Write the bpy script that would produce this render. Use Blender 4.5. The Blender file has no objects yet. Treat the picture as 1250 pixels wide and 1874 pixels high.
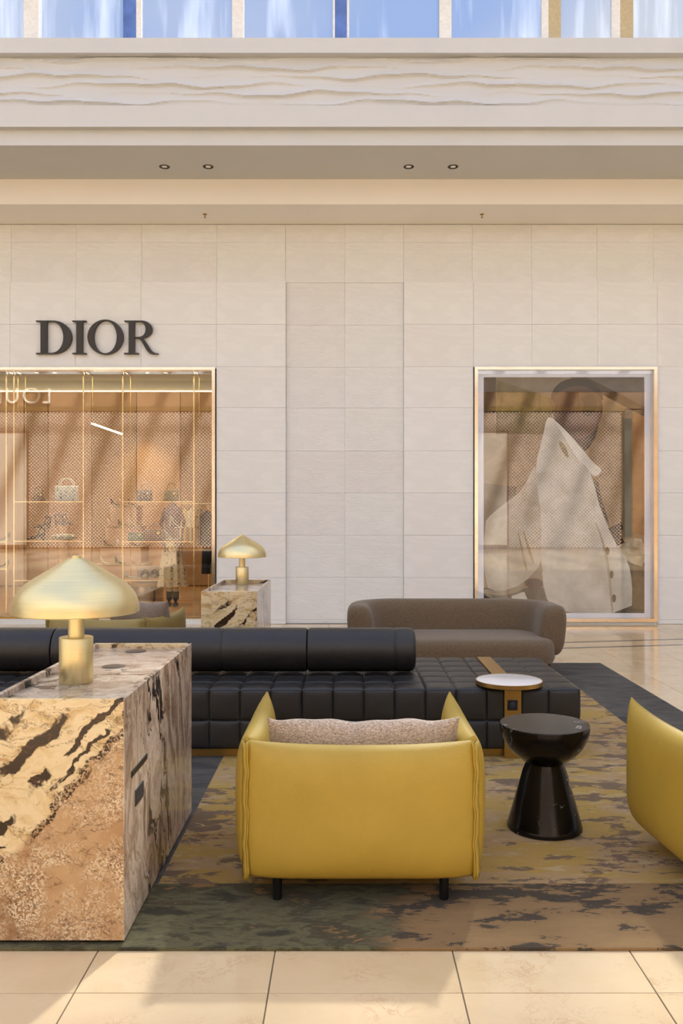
import bpy, bmesh, math, random
from mathutils import Vector, Matrix
random.seed(7)
PI = math.pi
SC = bpy.context.scene
COL = SC.collection

# ------------------------------------------------------------------ camera
F = 1586.0            # focal length in pixels of the 1250 x 1874 frame
CAMZ = 1.48
cam_d = bpy.data.cameras.new('camera')
cam = bpy.data.objects.new('camera', cam_d)
COL.objects.link(cam)
cam.location = (0, 0, CAMZ)
cam.rotation_euler = (PI / 2, 0, 0)
cam_d.sensor_fit = 'VERTICAL'
cam_d.sensor_height = 36.0
cam_d.sensor_width = 36.0
cam_d.lens = 36.0 * F / 1874.0
cam_d.shift_x = -11.0 / 1874.0
cam_d.shift_y = 3.0 / 1874.0
cam_d.clip_start = 0.05
cam_d.clip_end = 300
SC.camera = cam

# ------------------------------------------------------------------ sky, sun, exposure
w = bpy.data.worlds.new('sky'); SC.world = w
w.use_nodes = True
nt = w.node_tree; nt.nodes.clear()
wo = nt.nodes.new('ShaderNodeOutputWorld'); wb = nt.nodes.new('ShaderNodeBackground')
tc = nt.nodes.new('ShaderNodeTexCoord')
mp = nt.nodes.new('ShaderNodeMapping'); mp.inputs['Scale'].default_value = (1, 1, 2.2)
nz = nt.nodes.new('ShaderNodeTexNoise'); nz.inputs['Scale'].default_value = 1.4; nz.inputs['Detail'].default_value = 3
cr = nt.nodes.new('ShaderNodeValToRGB')
cr.color_ramp.elements[0].position = 0.44; cr.color_ramp.elements[0].color = (0.38, 0.55, 0.97, 1)
cr.color_ramp.elements[1].position = 0.66; cr.color_ramp.elements[1].color = (0.98, 0.97, 0.96, 1)
nt.links.new(tc.outputs['Generated'], mp.inputs['Vector'])
nt.links.new(mp.outputs['Vector'], nz.inputs['Vector'])
nt.links.new(nz.outputs['Fac'], cr.inputs['Fac'])
nt.links.new(cr.outputs['Color'], wb.inputs['Color'])
nt.links.new(wb.outputs['Background'], wo.inputs['Surface'])
wb.inputs['Strength'].default_value = 1.5

sun_d = bpy.data.lights.new('sun', 'SUN'); sun = bpy.data.objects.new('sun', sun_d); COL.objects.link(sun)
sun_d.energy = 11.5; sun_d.color = (1.0, 0.985, 0.95); sun_d.angle = math.radians(3.0)
SUN_DIR = Vector((-0.36, -1.0, -1.0)).normalized()
sun.rotation_euler = SUN_DIR.to_track_quat('-Z', 'Y').to_euler()
sun.location = (10, 20, 30)

SC.view_settings.view_transform = 'Standard'
SC.view_settings.look = 'None'
SC.view_settings.exposure = 0.10
SC.view_settings.gamma = 1.0
SC.view_settings.use_curve_mapping = False
SC.cycles.use_denoising = True
SC.cycles.max_bounces = 10
SC.cycles.diffuse_bounces = 5
SC.cycles.transparent_max_bounces = 16
SC.cycles.sample_clamp_indirect = 8.0
SC.cycles.caustics_reflective = False
SC.cycles.caustics_refractive = False

# ------------------------------------------------------------------ helpers
def px(x, y, Y):
    """photo pixel -> world X, Z on the plane at depth Y"""
    return (x - 636.0) * Y / F, CAMZ + (940.0 - y) * Y / F

def lin(c):
    c = c / 255.0
    return c / 12.92 if c <= 0.04045 else ((c + 0.055) / 1.055) ** 2.4

def C(r, g, b):
    return (lin(r), lin(g), lin(b), 1.0)

class NT:
    def __init__(self, name):
        self.m = bpy.data.materials.new(name); self.m.use_nodes = True
        self.t = self.m.node_tree; self.t.nodes.clear()
        self.out = self.n('ShaderNodeOutputMaterial')
    def n(self, typ, **kw):
        x = self.t.nodes.new(typ)
        for k, v in kw.items():
            setattr(x, k, v)
        return x
    def l(self, a, b):
        self.t.links.new(a, b)
    def setin(self, sock, v):
        if isinstance(v, bpy.types.NodeSocket):
            self.l(v, sock)
        else:
            sock.default_value = v
    def coord(self, scale=(1, 1, 1), rot=(0, 0, 0), loc=(0, 0, 0), kind='Object'):
        t = self.n('ShaderNodeTexCoord'); m = self.n('ShaderNodeMapping')
        m.inputs['Scale'].default_value = scale; m.inputs['Rotation'].default_value = rot; m.inputs['Location'].default_value = loc
        self.l(t.outputs[kind], m.inputs['Vector'])
        return m.outputs['Vector']
    def noise(self, vec, scale, detail=4, rough=0.5, dist=0.0, out='Fac'):
        x = self.n('ShaderNodeTexNoise')
        x.inputs['Scale'].default_value = scale; x.inputs['Detail'].default_value = detail
        x.inputs['Roughness'].default_value = rough; x.inputs['Distortion'].default_value = dist
        if vec is not None: self.l(vec, x.inputs['Vector'])
        return x.outputs[out]
    def ramp(self, fac, stops, interp='LINEAR'):
        r = self.n('ShaderNodeValToRGB'); r.color_ramp.interpolation = interp
        e = r.color_ramp.elements
        while len(e) < len(stops): e.new(0.5)
        for k, (p, c) in enumerate(stops):
            e[k].position = p; e[k].color = c if len(c) == 4 else (*c, 1)
        self.l(fac, r.inputs['Fac'])
        return r.outputs['Color']
    def mix(self, fac, a, b, blend='MIX'):
        x = self.n('ShaderNodeMix', data_type='RGBA', blend_type=blend)
        self.setin(x.inputs[0], fac); self.setin(x.inputs[6], a); self.setin(x.inputs[7], b)
        return x.outputs[2]
    def math(self, op, a, b=0.0, clamp=False):
        x = self.n('ShaderNodeMath', operation=op, use_clamp=clamp)
        self.setin(x.inputs[0], a); self.setin(x.inputs[1], b)
        return x.outputs[0]
    def vadd(self, vec, add, s):
        sub = self.n('ShaderNodeVectorMath', operation='SUBTRACT'); self.l(add, sub.inputs[0]); sub.inputs[1].default_value = (.5, .5, .5)
        sc = self.n('ShaderNodeVectorMath', operation='SCALE'); self.l(sub.outputs[0], sc.inputs[0]); sc.inputs['Scale'].default_value = s
        ad = self.n('ShaderNodeVectorMath', operation='ADD'); self.l(vec, ad.inputs[0]); self.l(sc.outputs[0], ad.inputs[1])
        return ad.outputs[0]
    def bump(self, h, strength=0.3, dist=0.01, normal=None):
        b = self.n('ShaderNodeBump'); b.inputs['Strength'].default_value = strength; b.inputs['Distance'].default_value = dist
        self.l(h, b.inputs['Height'])
        if normal is not None: self.l(normal, b.inputs['Normal'])
        return b.outputs['Normal']
    def bsdf(self, color, rough=0.5, metal=0.0, normal=None, spec=0.5, **kw):
        p = self.n('ShaderNodeBsdfPrincipled')
        self.setin(p.inputs['Base Color'], color); self.setin(p.inputs['Roughness'], rough)
        self.setin(p.inputs['Metallic'], metal); self.setin(p.inputs['Specular IOR Level'], spec)
        if normal is not None: self.l(normal, p.inputs['Normal'])
        for k, v in kw.items():
            self.setin(p.inputs[k.replace('_', ' ')], v)
        self.l(p.outputs[0], self.out.inputs['Surface'])
        return p
    def rand(self):
        return self.n('ShaderNodeObjectInfo').outputs['Random']

def plain(name, col, rough=0.6, metal=0.0, nscale=30.0, var=0.08, bump=0.0, spec=0.5, **kw):
    t = NT(name); v = t.coord()
    n = t.noise(v, nscale, 4)
    dark = tuple(c * (1 - var) for c in col[:3]) + (1,)
    lite = tuple(min(1, c * (1 + var)) for c in col[:3]) + (1,)
    c = t.ramp(n, [(0.3, dark), (0.7, lite)])
    nr = t.bump(t.noise(v, nscale * 6, 3), bump, 0.004) if bump else None
    t.bsdf(c, rough, metal, nr, spec, **kw)
    return t.m

def emit(name, col, s):
    t = NT(name); e = t.n('ShaderNodeEmission'); e.inputs[0].default_value = col; e.inputs[1].default_value = s
    t.l(e.outputs[0], t.out.inputs['Surface']); return t.m

M = {}
# ------------------------------------------------------------------ materials
def stone(name, base, textured):
    t = NT(name); v = t.coord()
    n = t.noise(t.coord(scale=(0.5, 1, 1.3), rot=(0, 0.6, 0)), 2.2, 7, 0.55, 1.5)
    r = t.rand()
    vein = t.ramp(n, [(0.40, base), (0.5, tuple(x * 0.965 for x in base[:3])), (0.58, base), (0.8, tuple(min(1, x * 1.03) for x in base[:3]))])
    tint = t.ramp(r, [(0, (0.97, 0.955, 0.95)), (0.5, (1, 1, 1)), (1, (0.985, 0.99, 0.965))])
    col = t.mix(1.0, vein, tint, 'MULTIPLY')
    if textured:
        h1 = t.noise(t.coord(scale=(9, 9, 60)), 1.0, 3, 0.6, 0.6)
        h2 = t.noise(v, 70, 3)
        h = t.math('ADD', h1, t.math('MULTIPLY', h2, 0.5))
        nr = t.bump(h, 0.5, 0.02)
        t.bsdf(col, 0.8, 0, nr, 0.25)
    else:
        t.bsdf(col, 0.5, 0, None, 0.35)
    return t.m
M['stone'] = stone('honed_limestone', C(232, 233, 232), False)
M['stone_rough'] = stone('chiselled_limestone', C(232, 233, 232), True)
M['joint'] = plain('joint_mortar', C(196, 184, 168), 0.9)
M['plaster'] = plain('painted_plaster', C(202, 203, 203), 0.7, 0, 1.2, 0.02)
M['soffit'] = plain('soffit_paint', C(240, 236, 230), 0.8, 0, 0.8, 0.02)

def floor_mat(name, per_island):
    t = NT(name)
    if per_island:
        g = t.n('ShaderNodeNewGeometry'); r = g.outputs['Random Per Island']
    else:
        r = t.rand()
    v = t.coord(kind='Generated') if False else t.coord()
    off = t.n('ShaderNodeCombineXYZ'); t.l(t.math('MULTIPLY', r, 37.0), off.inputs[0]); t.l(t.math('MULTIPLY', r, 91.0), off.inputs[1])
    ad = t.n('ShaderNodeVectorMath', operation='ADD'); t.l(v, ad.inputs[0]); t.l(off.outputs[0], ad.inputs[1])
    vv = ad.outputs[0]
    wv = t.vadd(vv, t.noise(vv, 3.0, 3, out='Color'), 0.25)
    n1 = t.noise(wv, 2.2, 6, 0.6)
    n2 = t.noise(wv, 9.0, 8, 0.7, 1.0)
    base = t.ramp(n1, [(0.3, C(222, 194, 150)), (0.55, C(232, 206, 164)), (0.75, C(226, 192, 152))])
    veins = t.ramp(t.math('ABSOLUTE', t.math('SUBTRACT', n2, 0.5)), [(0.0, (1, 1, 1)), (0.025, (0, 0, 0))])
    msk = t.ramp(t.noise(vv, 4.0, 2), [(0.5, (0, 0, 0)), (0.68, (0.55, 0.55, 0.55))])
    fac = t.math('MULTIPLY', veins, msk)
    col = t.mix(fac, base, C(186, 128, 92))
    tint = t.ramp(r, [(0, (0.95, 0.94, 0.92)), (0.5, (1, 1, 1)), (1, (1.0, 0.965, 0.94))])
    col = t.mix(1.0, col, tint, 'MULTIPLY')
    t.bsdf(col, t.math('ADD', t.math('MULTIPLY', n1, 0.06), 0.07), 0, None, 0.5)
    return t.m
M['tile'] = floor_mat('polished_limestone_tile', False)
M['tile_far'] = floor_mat('polished_limestone_tile_far', True)
M['grout'] = plain('dark_grout', C(112, 100, 82), 0.9)
M['inlay'] = plain('dark_floor_inlay', C(92, 80, 70), 0.2)

def glass(name, refl, tint=(1, 1, 1, 1), rough=0.0):
    t = NT(name)
    tr = t.n('ShaderNodeBsdfTransparent'); tr.inputs[0].default_value = tint
    gl = t.n('ShaderNodeBsdfGlossy'); gl.inputs['Roughness'].default_value = rough; gl.inputs[0].default_value = (1, 1, 1, 1)
    fr = t.n('ShaderNodeFresnel'); fr.inputs[0].default_value = 1.5
    fac = t.math('ADD', t.math('MULTIPLY', fr.outputs[0], 1.0), refl - 0.04, True)
    mx = t.n('ShaderNodeMixShader'); t.l(fac, mx.inputs[0]); t.l(tr.outputs[0], mx.inputs[1]); t.l(gl.outputs[0], mx.inputs[2])
    t.l(mx.outputs[0], t.out.inputs['Surface'])
    return t.m
M['shop_glass'] = glass('shop_window_glass', 0.095, (0.97, 0.98, 0.96, 1))
M['poster_glass'] = glass('poster_glass', 0.075, (0.98, 0.98, 0.98, 1))
M['shelf_glass'] = glass('shelf_glass', 0.04, (0.985, 0.995, 0.99, 1))

def dirty_glass():
    t = NT('streaked_roof_glass')
    tr = t.n('ShaderNodeBsdfTransparent'); tr.inputs[0].default_value = (0.66, 0.67, 0.68, 1)
    df = t.n('ShaderNodeBsdfTranslucent'); df.inputs[0].default_value = (0.95, 0.96, 1, 1)
    n = t.noise(t.coord(scale=(2.6, 1, 0.25), rot=(0, 0.2, 0)), 1.6, 4, 0.55)
    f = t.ramp(n, [(0.50, (0.02, 0.02, 0.02)), (0.8, (0.14, 0.14, 0.14))])
    mx = t.n('ShaderNodeMixShader'); t.l(f, mx.inputs[0]); t.l(tr.outputs[0], mx.inputs[1]); t.l(df.outputs[0], mx.inputs[2])
    t.l(mx.outputs[0], t.out.inputs['Surface']); return t.m
M['roof_glass'] = dirty_glass()
M['mull_white'] = plain('white_mullion_paint', C(226, 222, 214), 0.5)
M['mull_blue'] = plain('blue_grey_steel', C(86, 114, 176), 0.35, 0.2, 6.0, 0.25)
M['mull_beige'] = plain('beige_mullion_paint', C(186, 168, 128), 0.5)

def brushed(name, col, rough, scale=(1, 1, 120), aniso=0.0, metal=1.0):
    t = NT(name); n = t.noise(t.coord(scale=scale), 3.0, 4, 0.6)
    c = t.ramp(n, [(0.3, tuple(x * 0.94 for x in col[:3])), (0.7, tuple(min(1, x * 1.05) for x in col[:3]))])
    nr = t.bump(n, 0.06, 0.002)
    t.bsdf(c, rough, metal, nr, 0.5)
    return t.m
M['brass'] = brushed('brushed_pale_brass', C(236, 220, 168), 0.36)
M['brass_dark'] = brushed('aged_brass', C(182, 148, 88), 0.38)
M['gold_frame'] = brushed('champagne_gold_frame', C(230, 218, 200), 0.16, (2, 2, 2))
M['bronze'] = plain('bronze_panel', C(170, 134, 94), 0.45, 0.25, 1.5, 0.1)
M['chrome_brown'] = brushed('polished_bronze_pole', C(220, 190, 140), 0.15)

def leather(name, col, rough, var, bump=0.25, spec=0.5, nscale=3.0):
    t = NT(name); v = t.coord()
    n = t.noise(v, nscale, 5, 0.6, 0.3)
    c = t.ramp(n, [(0.3, tuple(x * (1 - var) for x in col[:3])), (0.7, tuple(min(1, x * (1 + var)) for x in col[:3]))])
    vo = t.n('ShaderNodeTexVoronoi'); vo.inputs['Scale'].default_value = 260; t.l(v, vo.inputs['Vector'])
    h = t.math('ADD', vo.outputs['Distance'], t.math('MULTIPLY', t.noise(v, 14, 4), 1.6))
    nr = t.bump(h, bump, 0.003)
    t.bsdf(c, rough, 0, nr, spec); return t.m
M['leather_black'] = leather('black_leather', C(38, 36, 35), 0.36, 0.15, 0.25, 0.46)
M['leather_mustard'] = leather('mustard_leather', C(180, 150, 58), 0.5, 0.07, 0.12, 0.4)
M['leather_olive'] = leather('olive_leather', C(150, 128, 68), 0.45, 0.1, 0.12, 0.45)

def woven(name, c1, c2, scale, bump=0.5, rough=0.9):
    t = NT(name); v = t.coord()
    a = t.noise(t.coord(scale=(scale * 0.25, scale * 0.25, scale)), 1.0, 2, 0.5)
    b = t.noise(t.coord(scale=(scale, scale, scale * 0.25)), 1.0, 2, 0.5)
    h = t.math('MAXIMUM', a, b)
    c = t.ramp(h, [(0.42, c1), (0.66, c2)])
    t.bsdf(c, rough, 0, t.bump(h, bump, 0.004), 0.2, Sheen_Weight=0.25)
    return t.m
M['tweed'] = woven('beige_tweed', C(140, 116, 94), C(208, 188, 166), 330, 0.6)
M['wool_brown'] = woven('taupe_wool', C(84, 69, 52), C(126, 107, 83), 420, 0.25)
M['linen_grey'] = woven('grey_linen', C(112, 98, 84), C(150, 132, 114), 300, 0.3)
M['black_metal'] = plain('black_powder_coat', C(24, 24, 25), 0.45, 0.3)
M['walnut'] = plain('walnut_leg', C(112, 68, 42), 0.5, 0, 20, 0.2)

def marble_brown(name, rot, loc, warm, vein=0.5, crackle=1.0, stretch=(1.0, 1.0, 1.0)):
    """cream, tan and dark-brown brecciated marble"""
    t = NT(name)
    v = t.coord(scale=stretch, rot=rot, loc=loc)
    wv = t.vadd(v, t.noise(v, 1.5, 4, 0.55, out='Color'), 0.85)
    wv2 = t.vadd(wv, t.noise(wv, 6.0, 5, 0.6, out='Color'), 0.16)
    sc = t.n('ShaderNodeMapping'); sc.inputs['Scale'].default_value = (1.0, 1.0, 3.4); t.l(wv2, sc.inputs['Vector'])
    big = t.noise(sc.outputs[0], 1.5, 3, 0.5)
    mid = t.noise(sc.outputs[0], 4.2, 8, 0.62)
    if warm:
        cream, pale, tan, brown, dark = C(240, 222, 182), C(222, 196, 146), C(200, 154, 104), C(150, 100, 62), C(58, 44, 34)
    else:
        cream, pale, tan, brown, dark = C(224, 206, 184), C(188, 164, 140), C(150, 122, 98), C(100, 76, 58), C(48, 36, 28)
    base = t.ramp(t.math('ADD', t.math('MULTIPLY', big, 0.62), t.math('MULTIPLY', mid, 0.38)),
                  [(0.34, tan), (0.43, pale), (0.49, cream), (0.54, pale), (0.60, tan), (0.70, brown)])
    # granular crackle in the tan zones
    vo = t.n('ShaderNodeTexVoronoi'); vo.feature = 'F1'; vo.inputs['Scale'].default_value = 75; t.l(wv2, vo.inputs['Vector'])
    vo2 = t.n('ShaderNodeTexVoronoi'); vo2.feature = 'DISTANCE_TO_EDGE'; vo2.inputs['Scale'].default_value = 75; t.l(wv2, vo2.inputs['Vector'])
    zone = t.ramp(t.noise(wv, 2.4, 5, 0.65), [(0.47, (0, 0, 0)), (0.58, (1, 1, 1))])
    sep = t.n('ShaderNodeSeparateColor'); t.l(vo.outputs['Color'], sep.inputs[0])
    pick = t.ramp(sep.outputs[0], [(0.42, (0, 0, 0)), (0.6, (1, 1, 1))])
    spots = t.math('MULTIPLY', t.math('MULTIPLY', pick, zone), 0.75 * crackle)
    col = t.mix(spots, base, C(244, 226, 196) if warm else C(226, 210, 196))
    edge = t.ramp(vo2.outputs['Distance'], [(0.0, (1, 1, 1)), (0.10, (0, 0, 0))])
    col = t.mix(t.math('MULTIPLY', t.math('MULTIPLY', edge, zone), 0.5 * crackle), col, brown)
    # dark veins: broad patches, then hairlines
    vn = t.noise(sc.outputs[0], 1.25, 5, 0.55, 0.3)
    broad = t.ramp(t.math('ABSOLUTE', t.math('SUBTRACT', vn, 0.40)), [(0.0, (1, 1, 1)), (0.022, (1, 1, 1)), (0.030, (0, 0, 0))])
    bm_ = t.ramp(t.noise(wv, 2.7, 3), [(0.52 - 0.1 * vein, (0, 0, 0)), (0.6 - 0.1 * vein, (1, 1, 1))])
    col = t.mix(t.math('MULTIPLY', broad, bm_), col, dark)
    hn = t.noise(sc.outputs[0], 3.0, 7, 0.6, 0.5)
    hair = t.ramp(t.math('ABSOLUTE', t.math('SUBTRACT', hn, 0.5)), [(0.0, (1, 1, 1)), (0.014, (0, 0, 0))])
    hm = t.ramp(t.noise(wv, 3.1, 3), [(0.42, (0, 0, 0)), (0.58, (0.9, 0.9, 0.9))])
    col = t.mix(t.math('MULTIPLY', hair, hm), col, brown if not warm else C(92, 66, 44))
    t.bsdf(col, 0.16, 0, None, 0.5)
    return t.m
def marble_front(name, off=0.475, tone=1.0):
    """vein field runs diagonally across the slab: cream above, granular tan below"""
    t = NT(name)
    tcn = t.n('ShaderNodeTexCoord'); v = tcn.outputs['Object']
    w1 = t.vadd(v, t.noise(v, 3.2, 5, 0.6, out='Color'), 0.22)
    wv = t.vadd(w1, t.noise(w1, 14.0, 5, 0.65, out='Color'), 0.045)
    sp = t.n('ShaderNodeSeparateXYZ'); t.l(wv, sp.inputs[0])
    s_ = t.math('SUBTRACT', t.math('SUBTRACT', sp.outputs[2], t.math('MULTIPLY', sp.outputs[0], 1.01)), off)   # distance above the diagonal
    st = t.n('ShaderNodeMapping'); st.inputs['Rotation'].default_value = (0, 0.79, 0); st.inputs['Scale'].default_value = (1.3, 1, 5.0); t.l(wv, st.inputs['Vector'])
    mid = t.noise(st.outputs[0], 2.6, 7, 0.6)
    fine = t.noise(st.outputs[0], 9.0, 6, 0.65)
    up = t.ramp(t.math('ADD', t.math('MULTIPLY', mid, 0.7), t.math('MULTIPLY', fine, 0.3)),
                [(0.34, C(186, 144, 92)), (0.42, C(214, 184, 132)), (0.50, C(234, 214, 172)), (0.58, C(222, 196, 146)), (0.66, C(176, 132, 84))])
    lo = t.ramp(t.noise(w1, 3.6, 7, 0.66), [(0.3, C(136, 98, 66)), (0.45, C(180, 140, 98)), (0.6, C(198, 162, 118)), (0.75, C(152, 112, 76))])
    cv = t.vadd(v, t.noise(v, 40.0, 2, out='Color'), 0.010)
    vo = t.n('ShaderNodeTexVoronoi'); vo.inputs['Scale'].default_value = 170; t.l(cv, vo.inputs['Vector'])
    ve = t.n('ShaderNodeTexVoronoi'); ve.feature = 'DISTANCE_TO_EDGE'; ve.inputs['Scale'].default_value = 170; t.l(cv, ve.inputs['Vector'])
    sc = t.n('ShaderNodeSeparateColor'); t.l(vo.outputs['Color'], sc.inputs[0])
    zone = t.ramp(t.noise(w1, 6.5, 5, 0.65), [(0.42, (0, 0, 0)), (0.6, (1, 1, 1))])
    lo = t.mix(t.math('MULTIPLY', t.ramp(sc.outputs[0], [(0.35, (0, 0, 0)), (0.5, (1, 1, 1))]), t.math('MULTIPLY', zone, 0.85)), lo, C(242, 222, 186))
    lo = t.mix(t.math('MULTIPLY', t.ramp(ve.outputs['Distance'], [(0.0, (1, 1, 1)), (0.10, (0, 0, 0))]), t.math('MULTIPLY', zone, 0.7)), lo, C(124, 84, 54))
    lo = t.mix(t.math('MULTIPLY', t.ramp(sc.outputs[1], [(0.86, (0, 0, 0)), (0.9, (1, 1, 1))]), t.math('MULTIPLY', zone, 0.7)), lo, C(84, 58, 40))
    col = t.mix(t.ramp(s_, [(0.0, (0, 0, 0)), (0.03, (1, 1, 1))]), lo, up)
    def vein(c0, w_, mscale, lo_, hi_, off):
        band = t.ramp(t.math('ABSOLUTE', t.math('SUBTRACT', s_, c0)), [(0.0, (1, 1, 1)), (w_ * 0.8, (1, 1, 1)), (w_, (0, 0, 0))])
        mm = t.n('ShaderNodeMapping'); mm.inputs['Location'].default_value = (off, off, off); t.l(w1, mm.inputs['Vector'])
        return t.math('MULTIPLY', band, t.ramp(t.noise(mm.outputs[0], mscale, 4, 0.6), [(lo_, (0, 0, 0)), (hi_, (1, 1, 1))]))
    dark = t.math('MAXIMUM', vein(0.30, 0.040, 4.5, 0.50, 0.53, 3.1), vein(0.125, 0.020, 5.0, 0.44, 0.48, 7.7))
    dark = t.math('MAXIMUM', dark, vein(0.055, 0.012, 7.0, 0.50, 0.54, 1.3))
    dark = t.math('MAXIMUM', dark, t.math('MULTIPLY', vein(0.0, 0.022, 6.0, 0.42, 0.5, 9.1), t.ramp(sc.outputs[2], [(0.4, (1, 1, 1)), (0.6, (0.1, 0.1, 0.1))])))
    dark = t.math('MAXIMUM', dark, vein(0.47, 0.03, 4.0, 0.5, 0.54, 5.2))
    col = t.mix(dark, col, C(62, 46, 32))
    hn = t.noise(st.outputs[0], 2.0, 8, 0.62, 0.4)
    hair = t.ramp(t.math('ABSOLUTE', t.math('SUBTRACT', hn, 0.5)), [(0.0, (1, 1, 1)), (0.010, (0, 0, 0))])
    col = t.mix(t.math('MULTIPLY', hair, 0.8), col, C(104, 74, 48))
    t.bsdf(col, 0.18, 0, None, 0.45)
    return t.m
M['marble_front'] = marble_front('brown_marble_front')
M['marble_front2'] = marble_front('brown_marble_front_far', 0.33)
M['marble_side'] = marble_brown('brown_marble_side', (1.05, 0.0, 0.2), (7.3, 2.2, 4.1), False, 1.4, 0.35, (1, 1.6, 0.9))
M['marble_top'] = marble_brown('brown_marble_top', (0.9, 0.3, 0.7), (1.3, 5.2, 2.4), False, 0.8, 0.2)

def marble_black():
    t = NT('black_marble'); v = t.coord()
    wv = t.vadd(v, t.noise(v, 4, 5, out='Color'), 0.3)
    n = t.noise(wv, 3.2, 5, 0.55)
    ln = t.ramp(t.math('ABSOLUTE', t.math('SUBTRACT', n, 0.5)), [(0.0, (1, 1, 1)), (0.010, (0, 0, 0))])
    mk = t.ramp(t.noise(v, 5, 2), [(0.47, (0, 0, 0)), (0.58, (0.8, 0.8, 0.8))])
    fl = t.ramp(t.noise(v, 60, 3), [(0.74, (0, 0, 0)), (0.78, (0.5, 0.5, 0.5))])
    c = t.mix(t.math('MAXIMUM', t.math('MULTIPLY', ln, mk), fl), C(16, 14, 14), C(205, 195, 188))
    t.bsdf(c, 0.16, 0, None, 0.32); return t.m
M['marble_black'] = marble_black()
M['marble_white'] = plain('white_marble', C(238, 232, 226), 0.2, 0, 8, 0.03)

def rug_mat():
    t = NT('mottled_hand_tufted_rug')
    tcn = t.n('ShaderNodeTexCoord'); sp = t.n('ShaderNodeSeparateXYZ'); t.l(tcn.outputs['Object'], sp.inputs[0])
    X, Y = sp.outputs[0], sp.outputs[1]
    v = tcn.outputs['Object']
    def band(s, a, b):
        return t.math('MULTIPLY', t.math('GREATER_THAN', s, a), t.math('LESS_THAN', s, b))
    st = t.coord(scale=(1.1, 2.6, 1))
    wv = t.vadd(st, t.noise(st, 5.0, 4, out='Color'), 0.25)
    n1 = t.noise(wv, 1.3, 4, 0.6)
    n2 = t.math('ADD', t.noise(wv, 3.4, 9, 0.68), t.math('MULTIPLY', t.math('SUBTRACT', t.noise(t.coord(scale=(1.0, 1.3, 1), loc=(3.3, 1.1, 0)), 1.1, 2), 0.5), 0.4))
    n3 = t.noise(wv, 7.0, 4, 0.62)
    # field: ochre, straw and dusky plum
    f = t.ramp(n1, [(0.30, C(190, 156, 84)), (0.45, C(190, 154, 78)), (0.55, C(188, 156, 112)), (0.7, C(176, 136, 58))])
    f = t.mix(t.ramp(n3, [(0.55, (0, 0, 0)), (0.66, (0.7, 0.7, 0.7))]), f, C(202, 180, 140))
    f = t.mix(t.ramp(n2, [(0.535, (0, 0, 0)), (0.553, (0.85, 0.85, 0.85))]), f, C(116, 94, 78))
    # front band: mossy grey to the left, brown with dark blotches to the right
    g1 = t.ramp(n2, [(0.36, C(66, 62, 45)), (0.48, C(116, 110, 76)), (0.56, C(78, 72, 50)), (0.60, C(92, 84, 56)), (0.63, C(154, 118, 72))])
    g2 = t.ramp(n2, [(0.42, C(76, 66, 52)), (0.492, C(84, 72, 56)), (0.508, C(150, 118, 78)), (0.66, C(160, 128, 84))])
    gx = t.math('MULTIPLY', t.math('ADD', X, t.math('MULTIPLY', n1, 1.2)), 0.9, False)
    gsel = t.ramp(gx, [(0.62, (0, 0, 0)), (0.75, (1, 1, 1))])
    g = t.mix(gsel, g1, g2)
    # charcoal side bands
    ch = t.ramp(n2, [(0.35, C(70, 66, 62)), (0.5, C(90, 86, 79)), (0.65, C(106, 98, 88))])
    col = t.mix(band(Y, 2.0, 3.44), f, g)
    rest = t.math('GREATER_THAN', Y, 3.44)
    side = t.math('MAXIMUM', band(X, 1.945, 9.0), band(X, -1.35, -0.75))
    col = t.mix(t.math('MULTIPLY', side, rest), col, ch)
    back = t.math('GREATER_THAN', Y, 8.05)
    col = t.mix(back, col, ch)
    pile = t.noise(v, 420, 2)
    col = t.mix(0.35, col, t.ramp(pile, [(0.3, (0.5, 0.5, 0.5)), (0.7, (1.0, 1.0, 1.0))]), 'MULTIPLY')
    h = t.math('ADD', pile, t.math('MULTIPLY', n2, 1.2))
    t.bsdf(col, 0.95, 0, t.bump(h, 0.6, 0.006), 0.1, Sheen_Weight=0.08)
    return t.m
M['rug'] = rug_mat()
M['letter_dark'] = plain('dark_bronze_letter', C(52, 47, 42), 0.45, 0.2)
M['letter_white'] = plain('white_sign_letter', C(250, 240, 225), 0.5)
M['black_gloss'] = plain('black_plastic', C(24, 24, 26), 0.3)
M['slate_plate'] = plain('slate_blue_plate', C(54, 60, 74), 0.3, 0.4)
M['brown_plate'] = plain('brown_metal_disc', C(92, 74, 60), 0.4, 0.3)

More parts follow.
